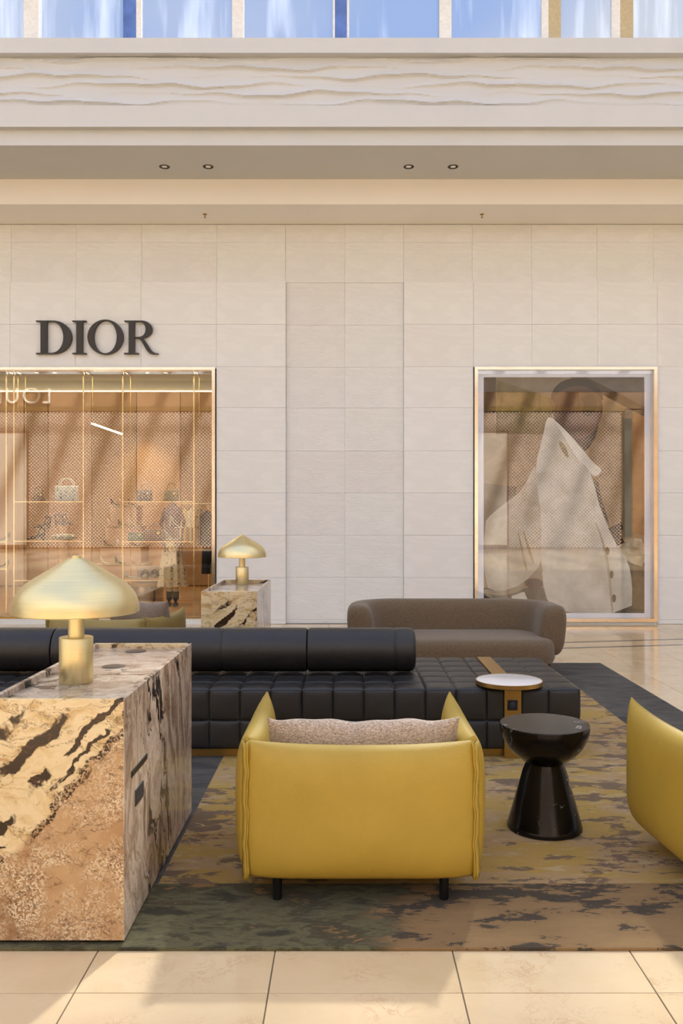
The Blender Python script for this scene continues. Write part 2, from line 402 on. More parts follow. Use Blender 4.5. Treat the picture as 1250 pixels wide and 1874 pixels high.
# ------------------------------------------------------------------ mesh builder
class MB:
    def __init__(self):
        self.v = []; self.f = []
    def add(self, vs, fs):
        k = len(self.v); self.v += [tuple(p) for p in vs]; self.f += [tuple(i + k for i in q) for q in fs]; return self
    def box(self, x0, x1, y0, y1, z0, z1):
        return self.add([(x0, y0, z0), (x1, y0, z0), (x1, y1, z0), (x0, y1, z0), (x0, y0, z1), (x1, y0, z1), (x1, y1, z1), (x0, y1, z1)],
                        [(0, 3, 2, 1), (4, 5, 6, 7), (0, 1, 5, 4), (1, 2, 6, 5), (2, 3, 7, 6), (3, 0, 4, 7)])
    def lathe(self, prof, n=32, c=(0, 0, 0)):
        vs, fs = [], []
        for (r, z) in prof:
            for k in range(n):
                a = 2 * PI * k / n
                vs.append((c[0] + r * math.cos(a), c[1] + r * math.sin(a), c[2] + z))
        for i in range(len(prof) - 1):
            for k in range(n):
                a, b = i * n + k, i * n + (k + 1) % n
                fs.append((a, b, b + n, a + n))
        if prof[0][0] > 1e-6: fs.append(tuple(reversed(range(n))))
        if prof[-1][0] > 1e-6: fs.append(tuple((len(prof) - 1) * n + k for k in range(n)))
        return self.add(vs, fs)
    def tube(self, pts, r, n=8, closed=False):
        pts = [Vector(p) for p in pts]; vs, fs = [], []
        m = len(pts)
        up = Vector((0.13, 0.27, 1)).normalized()
        for i, p in enumerate(pts):
            a = pts[i - 1] if (i > 0 or closed) else p
            b = pts[(i + 1) % m] if (i < m - 1 or closed) else p
            d = (b - a).normalized()
            s = d.cross(up)
            if s.length < 1e-3: s = d.cross(Vector((1, 0, 0)))
            s.normalize(); u = s.cross(d)
            rr = r[i] if isinstance(r, (list, tuple)) else r
            for k in range(n):
                t = 2 * PI * k / n
                vs.append(p + s * (rr * math.cos(t)) + u * (rr * math.sin(t)))
        for i in range(m if closed else m - 1):
            for k in range(n):
                a, b = i * n + k, i * n + (k + 1) % n
                c, d = ((i + 1) % m) * n + (k + 1) % n, ((i + 1) % m) * n + k
                fs.append((a, b, c, d))
        if not closed:
            fs.append(tuple(reversed(range(n)))); fs.append(tuple((m - 1) * n + k for k in range(n)))
        return self.add(vs, fs)
    def prism(self, poly, y0, y1):
        """polygon in X-Z extruded along Y"""
        n = len(poly)
        vs = [(x, y0, z) for x, z in poly] + [(x, y1, z) for x, z in poly]
        fs = [tuple(range(n)), tuple(reversed(range(n, 2 * n)))] + [(i, i + n, (i + 1) % n + n, (i + 1) % n) for i in range(n)]
        return self.add(vs, fs)
    def mesh(self, name, bevel=0.0, seg=2, smooth=False):
        me = bpy.data.meshes.new(name); me.from_pydata(self.v, [], self.f); me.update()
        bm = bmesh.new(); bm.from_mesh(me)
        if bevel > 0:
            bmesh.ops.bevel(bm, geom=list(bm.edges), offset=bevel, segments=seg, affect='EDGES', profile=0.5, clamp_overlap=True)
        bmesh.ops.recalc_face_normals(bm, faces=bm.faces)
        bm.to_mesh(me); bm.free()
        if smooth:
            for p in me.polygons: p.use_smooth = True
            try: me.set_sharp_from_angle(angle=math.radians(38))
            except Exception: pass
        return me
    def build(self, name, mat, parent=None, bevel=0.0, seg=2, smooth=False, loc=None):
        return link(name, self.mesh(name, bevel, seg, smooth), mat, parent, loc)

def link(name, me, mat, parent=None, loc=None, rot=None, scale=None):
    if not me.materials: me.materials.append(mat)
    o = bpy.data.objects.new(name, me); COL.objects.link(o)
    if parent is not None: o.parent = parent
    if loc is not None: o.location = loc
    if rot is not None: o.rotation_euler = rot
    if scale is not None: o.scale = scale
    return o

def tag(o, label=None, cat=None, group=None, kind=None):
    if label: o['label'] = label
    if cat: o['category'] = cat
    if group: o['group'] = group
    if kind: o['kind'] = kind
    return o

def thing(name, label, cat, loc=(0, 0, 0), rz=0.0, group=None):
    o = bpy.data.objects.new(name, None); COL.objects.link(o)
    o.empty_display_size = 0.1
    o.location = loc; o.rotation_euler = (0, 0, rz)
    return tag(o, label, cat, group)

def struct(o):
    o['kind'] = 'structure'; return o

def fill_curve(name, loops, depth):
    """planar outline with holes (loops in the X-Y plane), extruded; returns a mesh"""
    cu = bpy.data.curves.new(name, 'CURVE'); cu.dimensions = '2D'; cu.fill_mode = 'BOTH'; cu.extrude = depth / 2
    for lp in loops:
        s = cu.splines.new('POLY'); s.points.add(len(lp) - 1); s.use_cyclic_u = True
        for p, q in zip(s.points, lp): p.co = (q[0], q[1], 0, 1)
    o = bpy.data.objects.new(name, cu); COL.objects.link(o)
    dg = bpy.context.evaluated_depsgraph_get()
    me = bpy.data.meshes.new_from_object(o.evaluated_get(dg))
    bpy.data.objects.remove(o); bpy.data.curves.remove(cu)
    me.name = name
    return me

def arc(cx, cy, rx, ry, a0, a1, n):
    return [(cx + rx * math.cos(math.radians(a0 + (a1 - a0) * i / n)), cy + ry * math.sin(math.radians(a0 + (a1 - a0) * i / n))) for i in range(n + 1)]
# ================================================================== THE SETTING
WY = 11.6                       # plane of the stone shop front
S = WY / F
def wx(x): return (x - 636.0) * S
def wz(y): return CAMZ + (940.0 - y) * S

# ---- floor: grout bed and 60 cm polished tiles
floor = struct(MB().box(-24, 24, -13.2, 11.75, -0.2, -0.004).build('floor', M['grout']))
TS, GX, GY = 0.6, -0.245, 2.676
tile_me = MB().box(-TS / 2 + 0.002, TS / 2 - 0.002, -TS / 2 + 0.002, TS / 2 - 0.002, -0.012, 0.0).mesh('floor_tile', 0.0015, 1)
tile_cut = MB().box(-TS / 2 + 0.002, TS / 2 - 0.002, -TS / 2 + 0.002, WY + 0.02 - (GY + TS * 14.5), -0.012, 0.0).mesh('floor_tile_cut', 0.0015, 1)
cand, rest = [], []
for i in range(-39, 40):
    for j in range(-26, 15):
        cx, cy = GX + TS * (i + 0.5), GY + TS * (j + 0.5)
        if abs(cx) > 23.6 or cy < -12.8 or cy > WY: continue
        ok = cy > 2.0
        if ok:
            fx = 636 + cx * F / cy
            ok = -150 < fx < 1400 and not (-3.5 < cx < 2.1 and 3.3 < cy < 8.2)
        (cand if ok else rest).append((cx, cy))
cand.sort(key=lambda p: p[1])
for p in cand[:300]:
    if p[1] + TS / 2 > WY: link('floor_tile', tile_cut, M['tile'], floor, (p[0], p[1], 0))
    else: link('floor_tile', tile_me, M['tile'], floor, (p[0], p[1], 0))
rest += cand[300:]
mb = MB()
for cx, cy in rest:
    mb.box(cx - TS / 2 + 0.002, cx + TS / 2 - 0.002, cy - TS / 2 + 0.002, min(cy + TS / 2 - 0.002, WY + 0.02), -0.012, 0.0)
tag(mb.build('floor_tile_field', M['tile_far'], floor), kind='stuff')
# two dark inlay lines that run a little askew to the tiles
for (ya, yb) in ((9.93, 10.28), (9.53, 9.86)):
    k = (yb - ya) / 1.9
    vs = []
    for x in (-7.0, 7.0):
        y = ya + k * (x - 2.35)
        vs += [(x, y - 0.035, 0.0006), (x, y + 0.035, 0.0006), (x, y + 0.035, -0.003), (x, y - 0.035, -0.003)]
    MB().add(vs, [(0, 4, 5, 1), (1, 5, 6, 2), (2, 6, 7, 3), (3, 7, 4, 0), (0, 1, 2, 3), (7, 6, 5, 4)]).build('inlay_strip', M['inlay'], floor)

# ---- back wall with its stone slabs
SH0, SH1 = -6.6, wx(394)         # shop opening
SHT = wz(675)
wall = MB()
wall.box(-24, SH0, WY + 0.09, WY + 0.3, 0, 5.5)
wall.box(SH0, SH1, WY + 0.09, WY + 0.3, SHT, 5.5)
PX0, PX1, PZ0, PZ1 = wx(868), wx(1202), wz(1138), wz(672)
wall.box(SH1, PX0, WY + 0.09, WY + 0.3, 0, 5.5)
wall.box(PX0, PX1, WY + 0.09, WY + 0.3, PZ1, 5.5)
wall.box(PX0, PX1, WY + 0.2, WY + 0.3, 0, PZ1)
wall.box(PX1, 24, WY + 0.09, WY + 0.3, 0, 5.5)
wall_back = struct(wall.build('wall_back', M['joint']))
def slab(x0, x1, y0, y1, yf, mat):
    """x0,x1,y0,y1 in photo pixels on the wall plane; yf depth of the face"""
    X0, X1 = wx(x0) + 0.001, wx(x1) - 0.001
    Z1, Z0 = wz(y0) - 0.001, wz(y1) + 0.001
    cx, cz = (X0 + X1) / 2, (Z0 + Z1) / 2
    MB().box(X0 - cx, X1 - cx, 0, WY + 0.095 - yf, Z0 - cz, Z1 - cz).build('stone_slab', mat, wall_back, 0.0015, 1, loc=(cx, yf, cz))
ROWS = [516, 593.5, 671, 746, 825, 902, 979.5, 1057, 1134, 1142]
BASE = 1142.3
cols_top = [-350, -222, -102, 18, 138, 258, 396, 522, 631, 739, 865, 974, 1094, 1198, 1320, 1440, 1560]
for a, b in zip(cols_top[:-1], cols_top[1:]):
    for r0, r1 in ((409, 442), (442, 516)):
        slab(a, b, r0, r1, WY + 0.045, M['stone_rough'])
for a, b in ((523, 631), (631, 739)):
    for r0, r1 in zip(ROWS[:-1], ROWS[1:]): slab(a, b, r0, r1, WY + 0.05, M['stone_rough'])
for r0, r1 in zip(ROWS[:-1], ROWS[1:]):
    slab(396, 523, r0, r1, WY, M['stone'])
    slab(739, 866.5, r0, r1, WY, M['stone'])
    for a, b in ((1203, 1320), (1320, 1440), (1440, 1560)): slab(a, b, r0, r1, WY, M['stone'])
    for a, b in ((-500, -390), (-390, -275)): slab(a, b, r0, r1, WY, M['stone'])
for r0, r1 in ((516, 593.5), (593.5, 671.5)):
    for a, b in ((866.5, 974), (974, 1094), (1094, 1203)): slab(a, b, r0, r1, WY, M['stone'])
    for a, b in ((-275, -222), (-222, -102), (-102, 18), (18, 138), (138, 258), (258, 396)): slab(a, b, r0, r1 if r1 < 600 else 675, WY, M['stone'])

# ---- stepped plaster bulkheads above the shops
def beam(name, y0, z0, z1, mat, y1=11.72):
    return struct(MB().box(-24, 24, y0, y1, z0, z1).build(name, mat))
beam('ceiling', 10.90, 5.37, 5.686, M['soffit'])
beam('trim_1', 9.90, 5.686, 5.862, M['plaster'])
beam('trim_2', 9.816, 5.862, 6.103, M['plaster'])
beam('trim_3', 9.87, 6.103, 6.673, M['plaster'])
beam('trim_4', 9.765, 6.673, 6.842, M['plaster'], 10.6)
struct(MB().box(-24, 24, 10.6, 12.2, 6.3, 6.842).build('trim_5', M['plaster']))
# fine seams in the plaster
# carved wave frieze
def wave_h(x, z):
    h = 0.0
    for k in range(6):
        zb = 0.05 + 0.098 * k
        ph = 1.7 * k
        sw = 0.020 * math.sin(3.05 * x + ph) + 0.013 * math.sin(5.9 * x + 2.1 * ph) + 0.007 * math.sin(11.3 * x + ph * 3.3)
        d = z - (zb + sw)
        amp = 0.6 + 0.4 * math.sin(3.05 * x * 0.5 + 2.3 * k)
        if d < 0:                       # steep foot under a crest
            h = max(h, 0.046 * amp * math.exp(d / 0.010))
        else:
            h = max(h, 0.046 * amp * math.exp(-d / 0.045))
    return h
vs, fs = [], []
NX, NZ = 900, 46
for j in range(NZ + 1):
    z = 0.57 * j / NZ
    e = min(1, min(z, 0.57 - z) / 0.02)
    for i in range(NX + 1):
        x = -6.2 + 12.4 * i / NX
        vs.append((x, 9.866 - e * wave_h(x, z), 6.103 + z))
for j in range(NZ):
    for i in range(NX):
        a = j * (NX + 1) + i
        fs.append((a, a + 1, a + NX + 2, a + NX + 1))
struct(MB().add(vs, fs).build('trim_6', M['plaster'], smooth=True))

# recessed downlights and sprinklers in the soffits
def downlight(x, y, Z, label):
    Y = (Z - CAMZ) * F / (940 - y); X = (x - 636) * Y / F
    t = thing('recessed_downlight', label, 'downlight', (X, Y, Z), 0, 'recessed downlights in the soffit')
    MB().lathe([(0.062, 0.0), (0.064, -0.004), (0.052, -0.004), (0.045, 0.0), (0.04, 0.02)], 28).build('bezel', M['black_metal'], t, smooth=True)
    MB().lathe([(0.0, -0.0055), (0.028, -0.005), (0.034, -0.002), (0.034, 0.0)], 24).build('lamp_lens', M['marble_white'], t, smooth=True)
downlight(301, 305, 5.686, 'recessed downlight in the soffit above the serif sign, leftmost of four')
downlight(381, 305, 5.686, 'recessed downlight in the soffit, second from the left')
downlight(748, 305, 5.686, 'recessed downlight in the soffit, third from the left')
downlight(829, 305, 5.686, 'recessed downlight in the soffit, rightmost of four')
def sprinkler(x, y, Z, label):
    Y = (Z - CAMZ) * F / (940 - y); X = (x - 636) * Y / F
    t = thing('sprinkler_head', label, 'sprinkler', (X, Y, Z), 0, 'sprinklers in the lower soffit')
    MB().lathe([(0.026, 0.0), (0.028, -0.005), (0.012, -0.010), (0.008, -0.012)], 18).build('escutcheon', M['brass_dark'], t, smooth=True)
    MB().lathe([(0.006, -0.01), (0.006, -0.04), (0.016, -0.042), (0.016, -0.046), (0.0, -0.047)], 14).build('deflector', M['brass_dark'], t, smooth=True)
sprinkler(375, 392, 5.37, 'small brass fire sprinkler in the lower soffit on the left')
sprinkler(882, 392, 5.37, 'small brass fire sprinkler in the lower soffit on the right')

# ---- clerestory glazing above the cornice
CY = 10.30
def cx_(p): return (p - 636) * CY / F
win1 = struct(MB().box(-24, 24, CY - 0.05, CY + 0.15, 7.86, 9.75).box(-24, 24, CY - 0.02, CY + 0.12, 6.842, 6.90).build('window_1', M['mull_white']))  # tall solid header is unseen, added to keep direct sun off the lamp
mull = [(44, 72, 'mull_white', 0.10), (226, 250, 'mull_blue', 0.16), (250, 259, 'mull_white', 0.08), (425, 446, 'mull_white', 0.10), (609, 613, 'mull_white', 0.05),
        (613, 635, 'mull_blue', 0.16), (635, 639, 'mull_white', 0.05), (804, 826, 'mull_white', 0.10), (991, 1003, 'mull_white', 0.06), (1003, 1026, 'mull_beige', 0.12),
        (1119, 1134, 'mull_white', 0.06), (1134, 1158, 'mull_beige', 0.12)]
for k in range(1, 9): mull.append((58 - 190 * k - 12, 58 - 190 * k + 12, 'mull_white', 0.10))
for k in range(1, 9): mull.append((1140 + 190 * k - 12, 1140 + 190 * k + 12, 'mull_white', 0.10))
edges = sorted((a, b) for a, b, _, _ in mull)
for a, b, m, d in mull:
    MB().box(cx_(a), cx_(b), CY - 0.02, CY - 0.02 + d, 6.86, 7.88).build('mullion', M[m], win1)
for (a0, a1), (b0, b1) in zip(edges[:-1], edges[1:]):
    if b0 - a1 > 30:
        MB().box(cx_(a1), cx_(b0), CY + 0.02, CY + 0.026, 6.88, 7.88).build('pane', M['roof_glass'], win1)
# ---- glazed roof: rafters over the hall (open sky between them)
raf = struct(MB().box(-24, 24, -13.2, -12.6, 9.55, 10.1).build('trim_7', M['mull_white']))
for k in range(-14, 15):
    x = 0.35 + 1.7 * k
    MB().box(x - 0.14, x + 0.14, -12.7, CY + 0.1, 9.62, 10.1).build('rafter', M['mull_white'], raf)
for y in (-8.0, -1.5, 4.5):
    MB().box(-24, 24, y - 0.05, y + 0.05, 9.75, 9.95).build('purlin', M['mull_white'], raf)
struct(MB().box(-24.3, -24, -13.2, 12, 0, 10).build('wall_left', M['plaster']))
struct(MB().box(24, 24.3, -13.2, 12, 0, 10).build('wall_right', M['plaster']))

# ---- the shop front across the hall (seen as a reflection in the windows)
OY = -12.9
M['pilaster'] = plain('grey_pilaster', C(96, 90, 76), 0.6)
vs_ = (24.5 - OY - 0.0)
DV = 2 * WY - OY                 # apparent depth of the mirrored facade
def ox(x): return (x - 636) * DV / F
def oz(y): return CAMZ + (940 - y) * DV / F
wall_front = struct(MB().box(-24, 24, OY - 0.4, OY, 0, 6.55).build('wall_front', M['bronze']))
struct(MB().box(-24, 24, OY - 0.4, OY, 6.551, 7.2).box(-24, 24, OY - 0.4, OY + 0.7, 7.2, 9.6).build('trim_9', M['plaster']))
for i in range(-12, 12):
    MB().box(i * 1.6 + 0.005, (i + 1) * 1.6 - 0.005, OY, OY + 0.04, oz(748), 6.55).build('bronze_panel', M['bronze'], wall_front)
MB().box(-24, ox(1141), OY, OY + 0.09, oz(752), oz(744)).build('gilded_band', M['brass_dark'], wall_front)
MB().box(ox(1141), ox(1155), OY, OY + 0.25, 0, oz(752)).build('pilaster', M['pilaster'], wall_front)
def screen_mat():
    t = NT('sunlit_lattice_screen')
    t.bsdf(C(250, 244, 232), 0.3, 0.15, None, 0.5); return t.m
M['lattice'] = screen_mat()
mb = MB(); PW = 0.145
nz_ = int((oz(752) - 0.05) / PW) * 2
for j in range(nz_):
    z = 0.1 + j * PW / 2
    x = -19 + (PW / 2 if j % 2 else 0)
    while x < ox(1141) - 0.1:
        h = PW / 2 * 0.72
        mb.add([(x - h, OY + 0.012, z), (x, OY + 0.012, z - h), (x + h, OY + 0.012, z), (x, OY + 0.012, z + h), (x, OY + 0.075, z + 0.01)],
               [(0, 4, 1), (1, 4, 2), (2, 4, 3), (3, 4, 0)])
        x += PW
MB().box(-19.2, ox(1141), OY, OY + 0.011, 0.02, oz(752)).build('screen_backing', M['walnut'], wall_front)
tag(mb.build('lattice_screen', M['lattice'], wall_front), kind='stuff')
for (a, b, name) in ((-70, 53, 'framed picture on the opposite facade'), (800, 930, '')):
    MB().box(ox(a), ox(b), OY + 0.07, OY + 0.16, oz(1000), oz(790)).build('display_frame', M['walnut'], wall_front)
    MB().box(ox(a + 3), ox(b - 3), OY + 0.16, OY + 0.165, oz(997), oz(793)).build('display_picture', M['joint'], wall_front)
# letters of the sign across the hall
SW = 0.085
def stroke_poly(pts, wdt):
    out_l, out_r = [], []
    for i, p in enumerate(pts):
        a = Vector(pts[max(i - 1, 0)]); b = Vector(pts[min(i + 1, len(pts) - 1)])
        d = (b - a).normalized(); n = Vector((-d.y, d.x)) * wdt / 2
        out_l.append((p[0] + n.x, p[1] + n.y)); out_r.append((p[0] - n.x, p[1] - n.y))
    return out_l + out_r[::-1]
H = 0.66; q = SW / 2
GL = {
    'L': (0.32, [[(0, 0), (0.32, 0), (0.32, SW), (SW, SW), (SW, H), (0, H)]]),
    'O': (0.72, [arc(0.36, H / 2, 0.36, 0.345, 0, 355, 40), arc(0.36, H / 2, 0.28, 0.262, 0, 355, 40)]),
    'U': (0.51, [stroke_poly([(q, H), (q, 0.255)] + arc(0.255, 0.255, 0.2125, 0.2125, 180, 360, 16) + [(0.51 - q, H)], SW)]),
    'I': (SW, [[(0, 0), (SW, 0), (SW, H), (0, H)]]),
    'S': (0.40, [stroke_poly(arc(0.2, 0.18, 0.155, 0.14, 200, 450, 18) + arc(0.2, 0.47, 0.14, 0.15, 270, 20, 18), SW)]),
    'V': (0.56, [[(0, H), (0.25, 0), (0.31, 0), (0.56, H), (0.46, H), (0.28, 0.17), (0.10, H)]]),
    'T': (0.42, [[(0.21 - q, 0), (0.21 + q, 0), (0.21 + q, H - SW), (0.42, H - SW), (0.42, H), (0, H), (0, H - SW), (0.21 - q, H - SW)]]),
    'N': (0.58, [[(0, 0), (SW, 0), (SW, 0.47), (0.5, 0), (0.58, 0), (0.58, H), (0.58 - SW, H), (0.58 - SW, 0.2), (0.09, H), (0, H)]]),
}
sign = thing('facade_sign', 'large white sans-serif sign letters mirrored in the shop window', 'sign', (ox(93.5), OY + 0.16, oz(738.5)))
u = 0.0
for ch in 'LOUIS VUITTON':
    if ch == ' ': u += 0.45; continue
    wd, lp = GL[ch]
    me = fill_curve('letter', lp, 0.06)
    o = link('letter', me, M['letter_white'], sign, (-u, 0, 0), (PI / 2, 0, PI))
    u += wd + (0.10 if ch == 'L' else 0.185)

# ---- dark serif letters over the shop window
SG = 2.9762
def lp_(pts): return [((x - 203) / SG * S, (265 - y) / SG * S) for x, y in pts]
ser = []
D_o = [(203, 260), (228, 258), (228, 91), (203, 89), (203, 84), (296, 84)] + arc(296, 174.5, 101, 90.5, -88, 88, 26) + [(296, 265), (203, 265)]
D_i = [(263, 90), (290, 90)] + arc(290, 174.5, 62, 84, -88, 88, 24) + [(290, 259), (263, 259)]
I_o = [(400, 265), (400, 260), (422, 258), (422, 91), (400, 89), (400, 84), (476, 84), (476, 89), (456, 91), (456, 258), (476, 260), (476, 265)]
O_o = arc(579.5, 173, 97, 94.5, 0, 354, 48); O_i = arc(579.5, 173, 62, 88.5, 0, 354, 48)
R_o = [(682, 84), (770, 84)] + arc(776, 131, 58, 47, -85, 82, 20) + [(792, 190), (806, 210), (822, 236), (838, 254), (852, 261), (866, 262), (866, 266), (832, 265), (818, 260), (804, 246),
      (788, 218), (774, 194), (764, 183), (754, 179), (738, 178), (738, 258), (760, 260), (760, 265), (680, 265), (680, 260), (706, 258), (706, 91), (682, 89)]
R_i = [(738, 90), (760, 90)] + arc(764, 131, 34, 41, -85, 85, 18) + [(756, 173), (738, 173)]
sx, szz = wx(203 / SG), wz(560 + 265 / SG)
sg = thing('shop_sign', 'black serif capital letters mounted on pale stone above the shop window', 'sign', (sx, WY - 0.05, szz))
for loops in ([D_o, D_i], [I_o], [O_o, O_i], [R_o, R_i]):
    me = fill_curve('letter', [lp_(l) for l in loops], 0.05)
    link('letter', me, M['letter_dark'], sg, (0, 0.018, 0), (PI / 2, 0, 0))
# ================================================================== RUG
RZ = 0.012
rug = MB().box(-3.7, 2.49, 2.93, 8.53, 0.0, RZ).build('rug', M['rug'], None, 0.004, 2)
tag(rug, 'large mottled ochre, moss and charcoal rug under the seating group', 'rug')

# ================================================================== MARBLE PLINTHS
def plinth(label, X0, X1, Y0, Y1, ZT, mats, rec, details):
    cx, cy = (X0 + X1) / 2, (Y0 + Y1) / 2
    hx, hy = (X1 - X0) / 2, (Y1 - Y0) / 2
    t = thing('marble_plinth', label, 'plinth', (cx, cy, RZ), 0, 'marble side plinths carrying lamps')
    H_ = ZT - RZ; th = 0.02; k = 0.012
    MB().box(-hx + 0.02, hx - 0.02, -hy + 0.02, hy - 0.02, 0.0, k + 0.01).build('recessed_base', M['black_metal'], t)
    MB().box(-hx, hx - 0.001, -hy, -hy + th, k, H_).build('front_slab', M[mats[0]], t, 0.0015, 1)
    MB().box(-hx, hx - 0.001, hy - th, hy, k, H_).build('back_slab', M[mats[0]], t, 0.0015, 1)
    MB().box(hx - th, hx, -hy + 0.0005, hy - 0.0005, k, H_).build('side_slab', M[mats[1]], t, 0.0015, 1)
    MB().box(-hx, -hx + th, -hy + th, hy - th, k, H_).build('side_slab', M[mats[1]], t, 0.0015, 1)
    MB().box(-hx + th, hx - th, -hy + th, hy - th, H_ - rec - 0.02, H_ - rec).build('top_slab', M[mats[2]], t)
    if details:
        for (x, y) in ((248, 1192), (208, 1220)):
            Z = ZT - rec; Y = (CAMZ - Z) * F / (y - 940); X = (x - 636) * Y / F
            g = MB().lathe([(0.0, 0.0), (0.048, 0.0), (0.05, 0.0015), (0.046, 0.003), (0.0, 0.003)], 28).build('cable_cap', M['brown_plate'], t, smooth=True, loc=(X - cx, Y - cy, H_ - rec))
        MB().box(hx - 0.004, hx + 0.003, 3.05 - cy, 3.29 - cy, 0.548 - RZ, 0.572 - RZ).build('socket_strip', M['black_gloss'], t, 0.002, 1)
        MB().box(hx - 0.004, hx + 0.003, 3.107 - cy, 3.231 - cy, 0.428 - RZ, 0.487 - RZ).build('switch_plate', M['slate_plate'], t, 0.002, 1)
    return t
plinth('large brown and cream marble plinth in the foreground beside the mustard armchair', -1.232, -0.762, 2.955, 4.235, 0.848, ('marble_front', 'marble_side', 'marble_top'), 0.022, True)
plinth('marble plinth far behind the daybed, near the shop window', -1.19, -0.735, 7.04, 8.30, 0.848, ('marble_front2', 'marble_side', 'marble_top'), 0.03, False)

# ================================================================== BRASS LAMPS
def lamp(label, x, y, z, s):
    t = thing('table_lamp', label, 'lamp', (x, y, z), 0, 'brass mushroom table lamps')
    MB().lathe([(0.0, 0.0), (0.062 * s, 0.0), (0.064 * s, 0.003 * s), (0.064 * s, 0.174 * s), (0.062 * s, 0.177 * s), (0.0, 0.177 * s)], 48).build('base', M['brass'], t, smooth=True)
    MB().lathe([(0.0305 * s, 0.176 * s), (0.0305 * s, 0.30 * s), (0.0, 0.30 * s)], 36).build('stem', M['brass'], t, smooth=True)
    zz = 0.272
    prof = [(0.237, 0.0), (0.2395, 0.002), (0.2390, 0.018), (0.2365, 0.036), (0.2305, 0.056), (0.2215, 0.074), (0.209, 0.091), (0.194, 0.107), (0.176, 0.121), (0.155, 0.1345), (0.131, 0.149), (0.103, 0.165),
            (0.075, 0.182), (0.050, 0.197), (0.031, 0.208), (0.018, 0.2125), (0.0, 0.2135)]
    inner = [(max(r - 0.004, 0), z_ - 0.003) for r, z_ in prof]
    inner[0] = (0.233, 0.0); inner[-1] = (0.0, 0.209)
    full = [(r * s, (zz + z_) * s) for r, z_ in reversed(inner)] + [(r * s, (zz + z_) * s) for r, z_ in prof]
    sh = MB().lathe(full, 72).build('shade', M['brass'], t, smooth=True)
    MB().lathe([(0.018 * s, (zz + 0.2115) * s), (0.018 * s, (zz + 0.217) * s), (0.012 * s, (zz + 0.220) * s), (0.0, (zz + 0.220) * s)], 24).build('finial', M['brass'], sh, smooth=True)
lamp('large pale brass mushroom lamp standing on the foreground marble plinth', -1.052, 3.36, 0.826, 1.0)
lamp('pale brass mushroom lamp on the far marble plinth against the stone wall', -0.982, 8.08, 0.818, 0.945)

# ================================================================== BLACK LEATHER DAYBED
bed = thing('leather_daybed', 'long black biscuit-tufted leather daybed with a bronze base', 'daybed', (0, 5.76, RZ))
BY0, BY1, BZ0, BZ1 = 5.20, 6.32, 0.067, 0.424
def tuft_mesh(name, n=12, puff=0.013):
    """unit square tuft in X-Y, puffed in +Z"""
    mb = MB(); vs, fs = [], []
    for j in range(n + 1):
        for i in range(n + 1):
            u = -1 + 2 * i / n; v = -1 + 2 * j / n
            u = math.copysign(abs(u) ** 0.5, u); v = math.copysign(abs(v) ** 0.5, v)
            hh = ((1 - u ** 8) * (1 - v ** 8)) ** 0.5
            vs.append((u * 0.5, v * 0.5, puff * hh + 0.006 * hh * (1 - u * u) * (1 - v * v)))
    for j in range(n):
        for i in range(n):
            a = j * (n + 1) + i; fs.append((a, a + 1, a + n + 2, a + n + 1))
    m = mb.add(vs, fs).mesh(name, smooth=False)
    for p in m.polygons: p.use_smooth = True
    return m
tuft = tuft_mesh('tufted_square')
mods = []
xr = [-0.272, -0.087, 0.098, 0.283, 0.468, 0.653, 0.838, 0.940]
mods.append(list(zip(xr[:-1], xr[1:])) + [(1.043, 1.208), (1.208, 1.397)])
for m_ in range(2):
    x1 = -0.276 - 1.669 * m_
    mods.append([(x1 - 0.185 * (k + 1), x1 - 0.185 * k) for k in range(9)])
nr_ = 6; dy = (BY1 - BY0) / nr_
zr = [(BZ0, 0.237), (0.237, BZ1)]
for mi, cols in enumerate(mods):
    xa = min(c[0] for c in cols); xb = max(c[1] for c in cols)
    core = MB().box(xa + 0.006, xb - 0.006, BY0 + 0.008 - 5.76, BY1 - 0.008 - 5.76, BZ0 - RZ, BZ1 - 0.003 - RZ).build('seat_core', M['leather_black'], bed, 0.012, 2)
    for a, b in cols:
        if mi == 2 and b < -3.0: continue
        for r in range(nr_):
            link('tufted_square', tuft, M['leather_black'], bed, ((a + b) / 2, BY0 + dy * (r + 0.5) - 5.76, BZ1 - 0.004 - RZ), None, (b - a + 0.002, dy + 0.002, 1))
        for z0, z1 in zr:
            link('tufted_square', tuft, M['leather_black'], bed, ((a + b) / 2, BY0 + 0.009 - 5.76, (z0 + z1) / 2 - RZ), (PI / 2, 0, 0), (b - a + 0.002, z1 - z0 + 0.002, 1))
for r in range(nr_):
    for z0, z1 in zr:
        link('tufted_square', tuft, M['leather_black'], bed, (1.397 - 0.008, BY0 + dy * (r + 0.5) - 5.76, (z0 + z1) / 2 - RZ), (PI / 2, 0, PI / 2), (dy + 0.002, z1 - z0 + 0.002, 1))
MB().box(-3.55, 1.35, BY0 + 0.05 - 5.76, BY1 - 0.05 - 5.76, 0.0, BZ0 - RZ + 0.004).build('plinth_base', M['brass_dark'], bed)
strap = MB().box(0.941, 1.042, BY0 - 0.006 - 5.76, BY1 - 5.76, BZ1 - RZ - 0.03, BZ1 + 0.012 - RZ).box(0.941, 1.042, BY0 - 0.006 - 5.76, BY0 + 0.03 - 5.76, 0.0, BZ1 - RZ - 0.03).build('brass_strap', M['brass_dark'], bed)
so = MB().box(0.959, 1.019, BY0 - 0.014 - 5.76, BY0 - 0.005 - 5.76, 0.302 - RZ, 0.364 - RZ).build('power_socket', M['black_gloss'], strap, 0.004, 2)
so.parent = bed
sk = MB().lathe([(0.0, 0.002), (0.018, 0.002), (0.021, 0.0), (0.021, 0.006), (0.024, 0.006), (0.024, 0.0)], 22).build('socket_ring', M['slate_plate'], so, smooth=True)
sk.location = (0.989, BY0 - 0.015 - 5.76, 0.333 - RZ); sk.rotation_euler = (PI / 2, 0, 0)

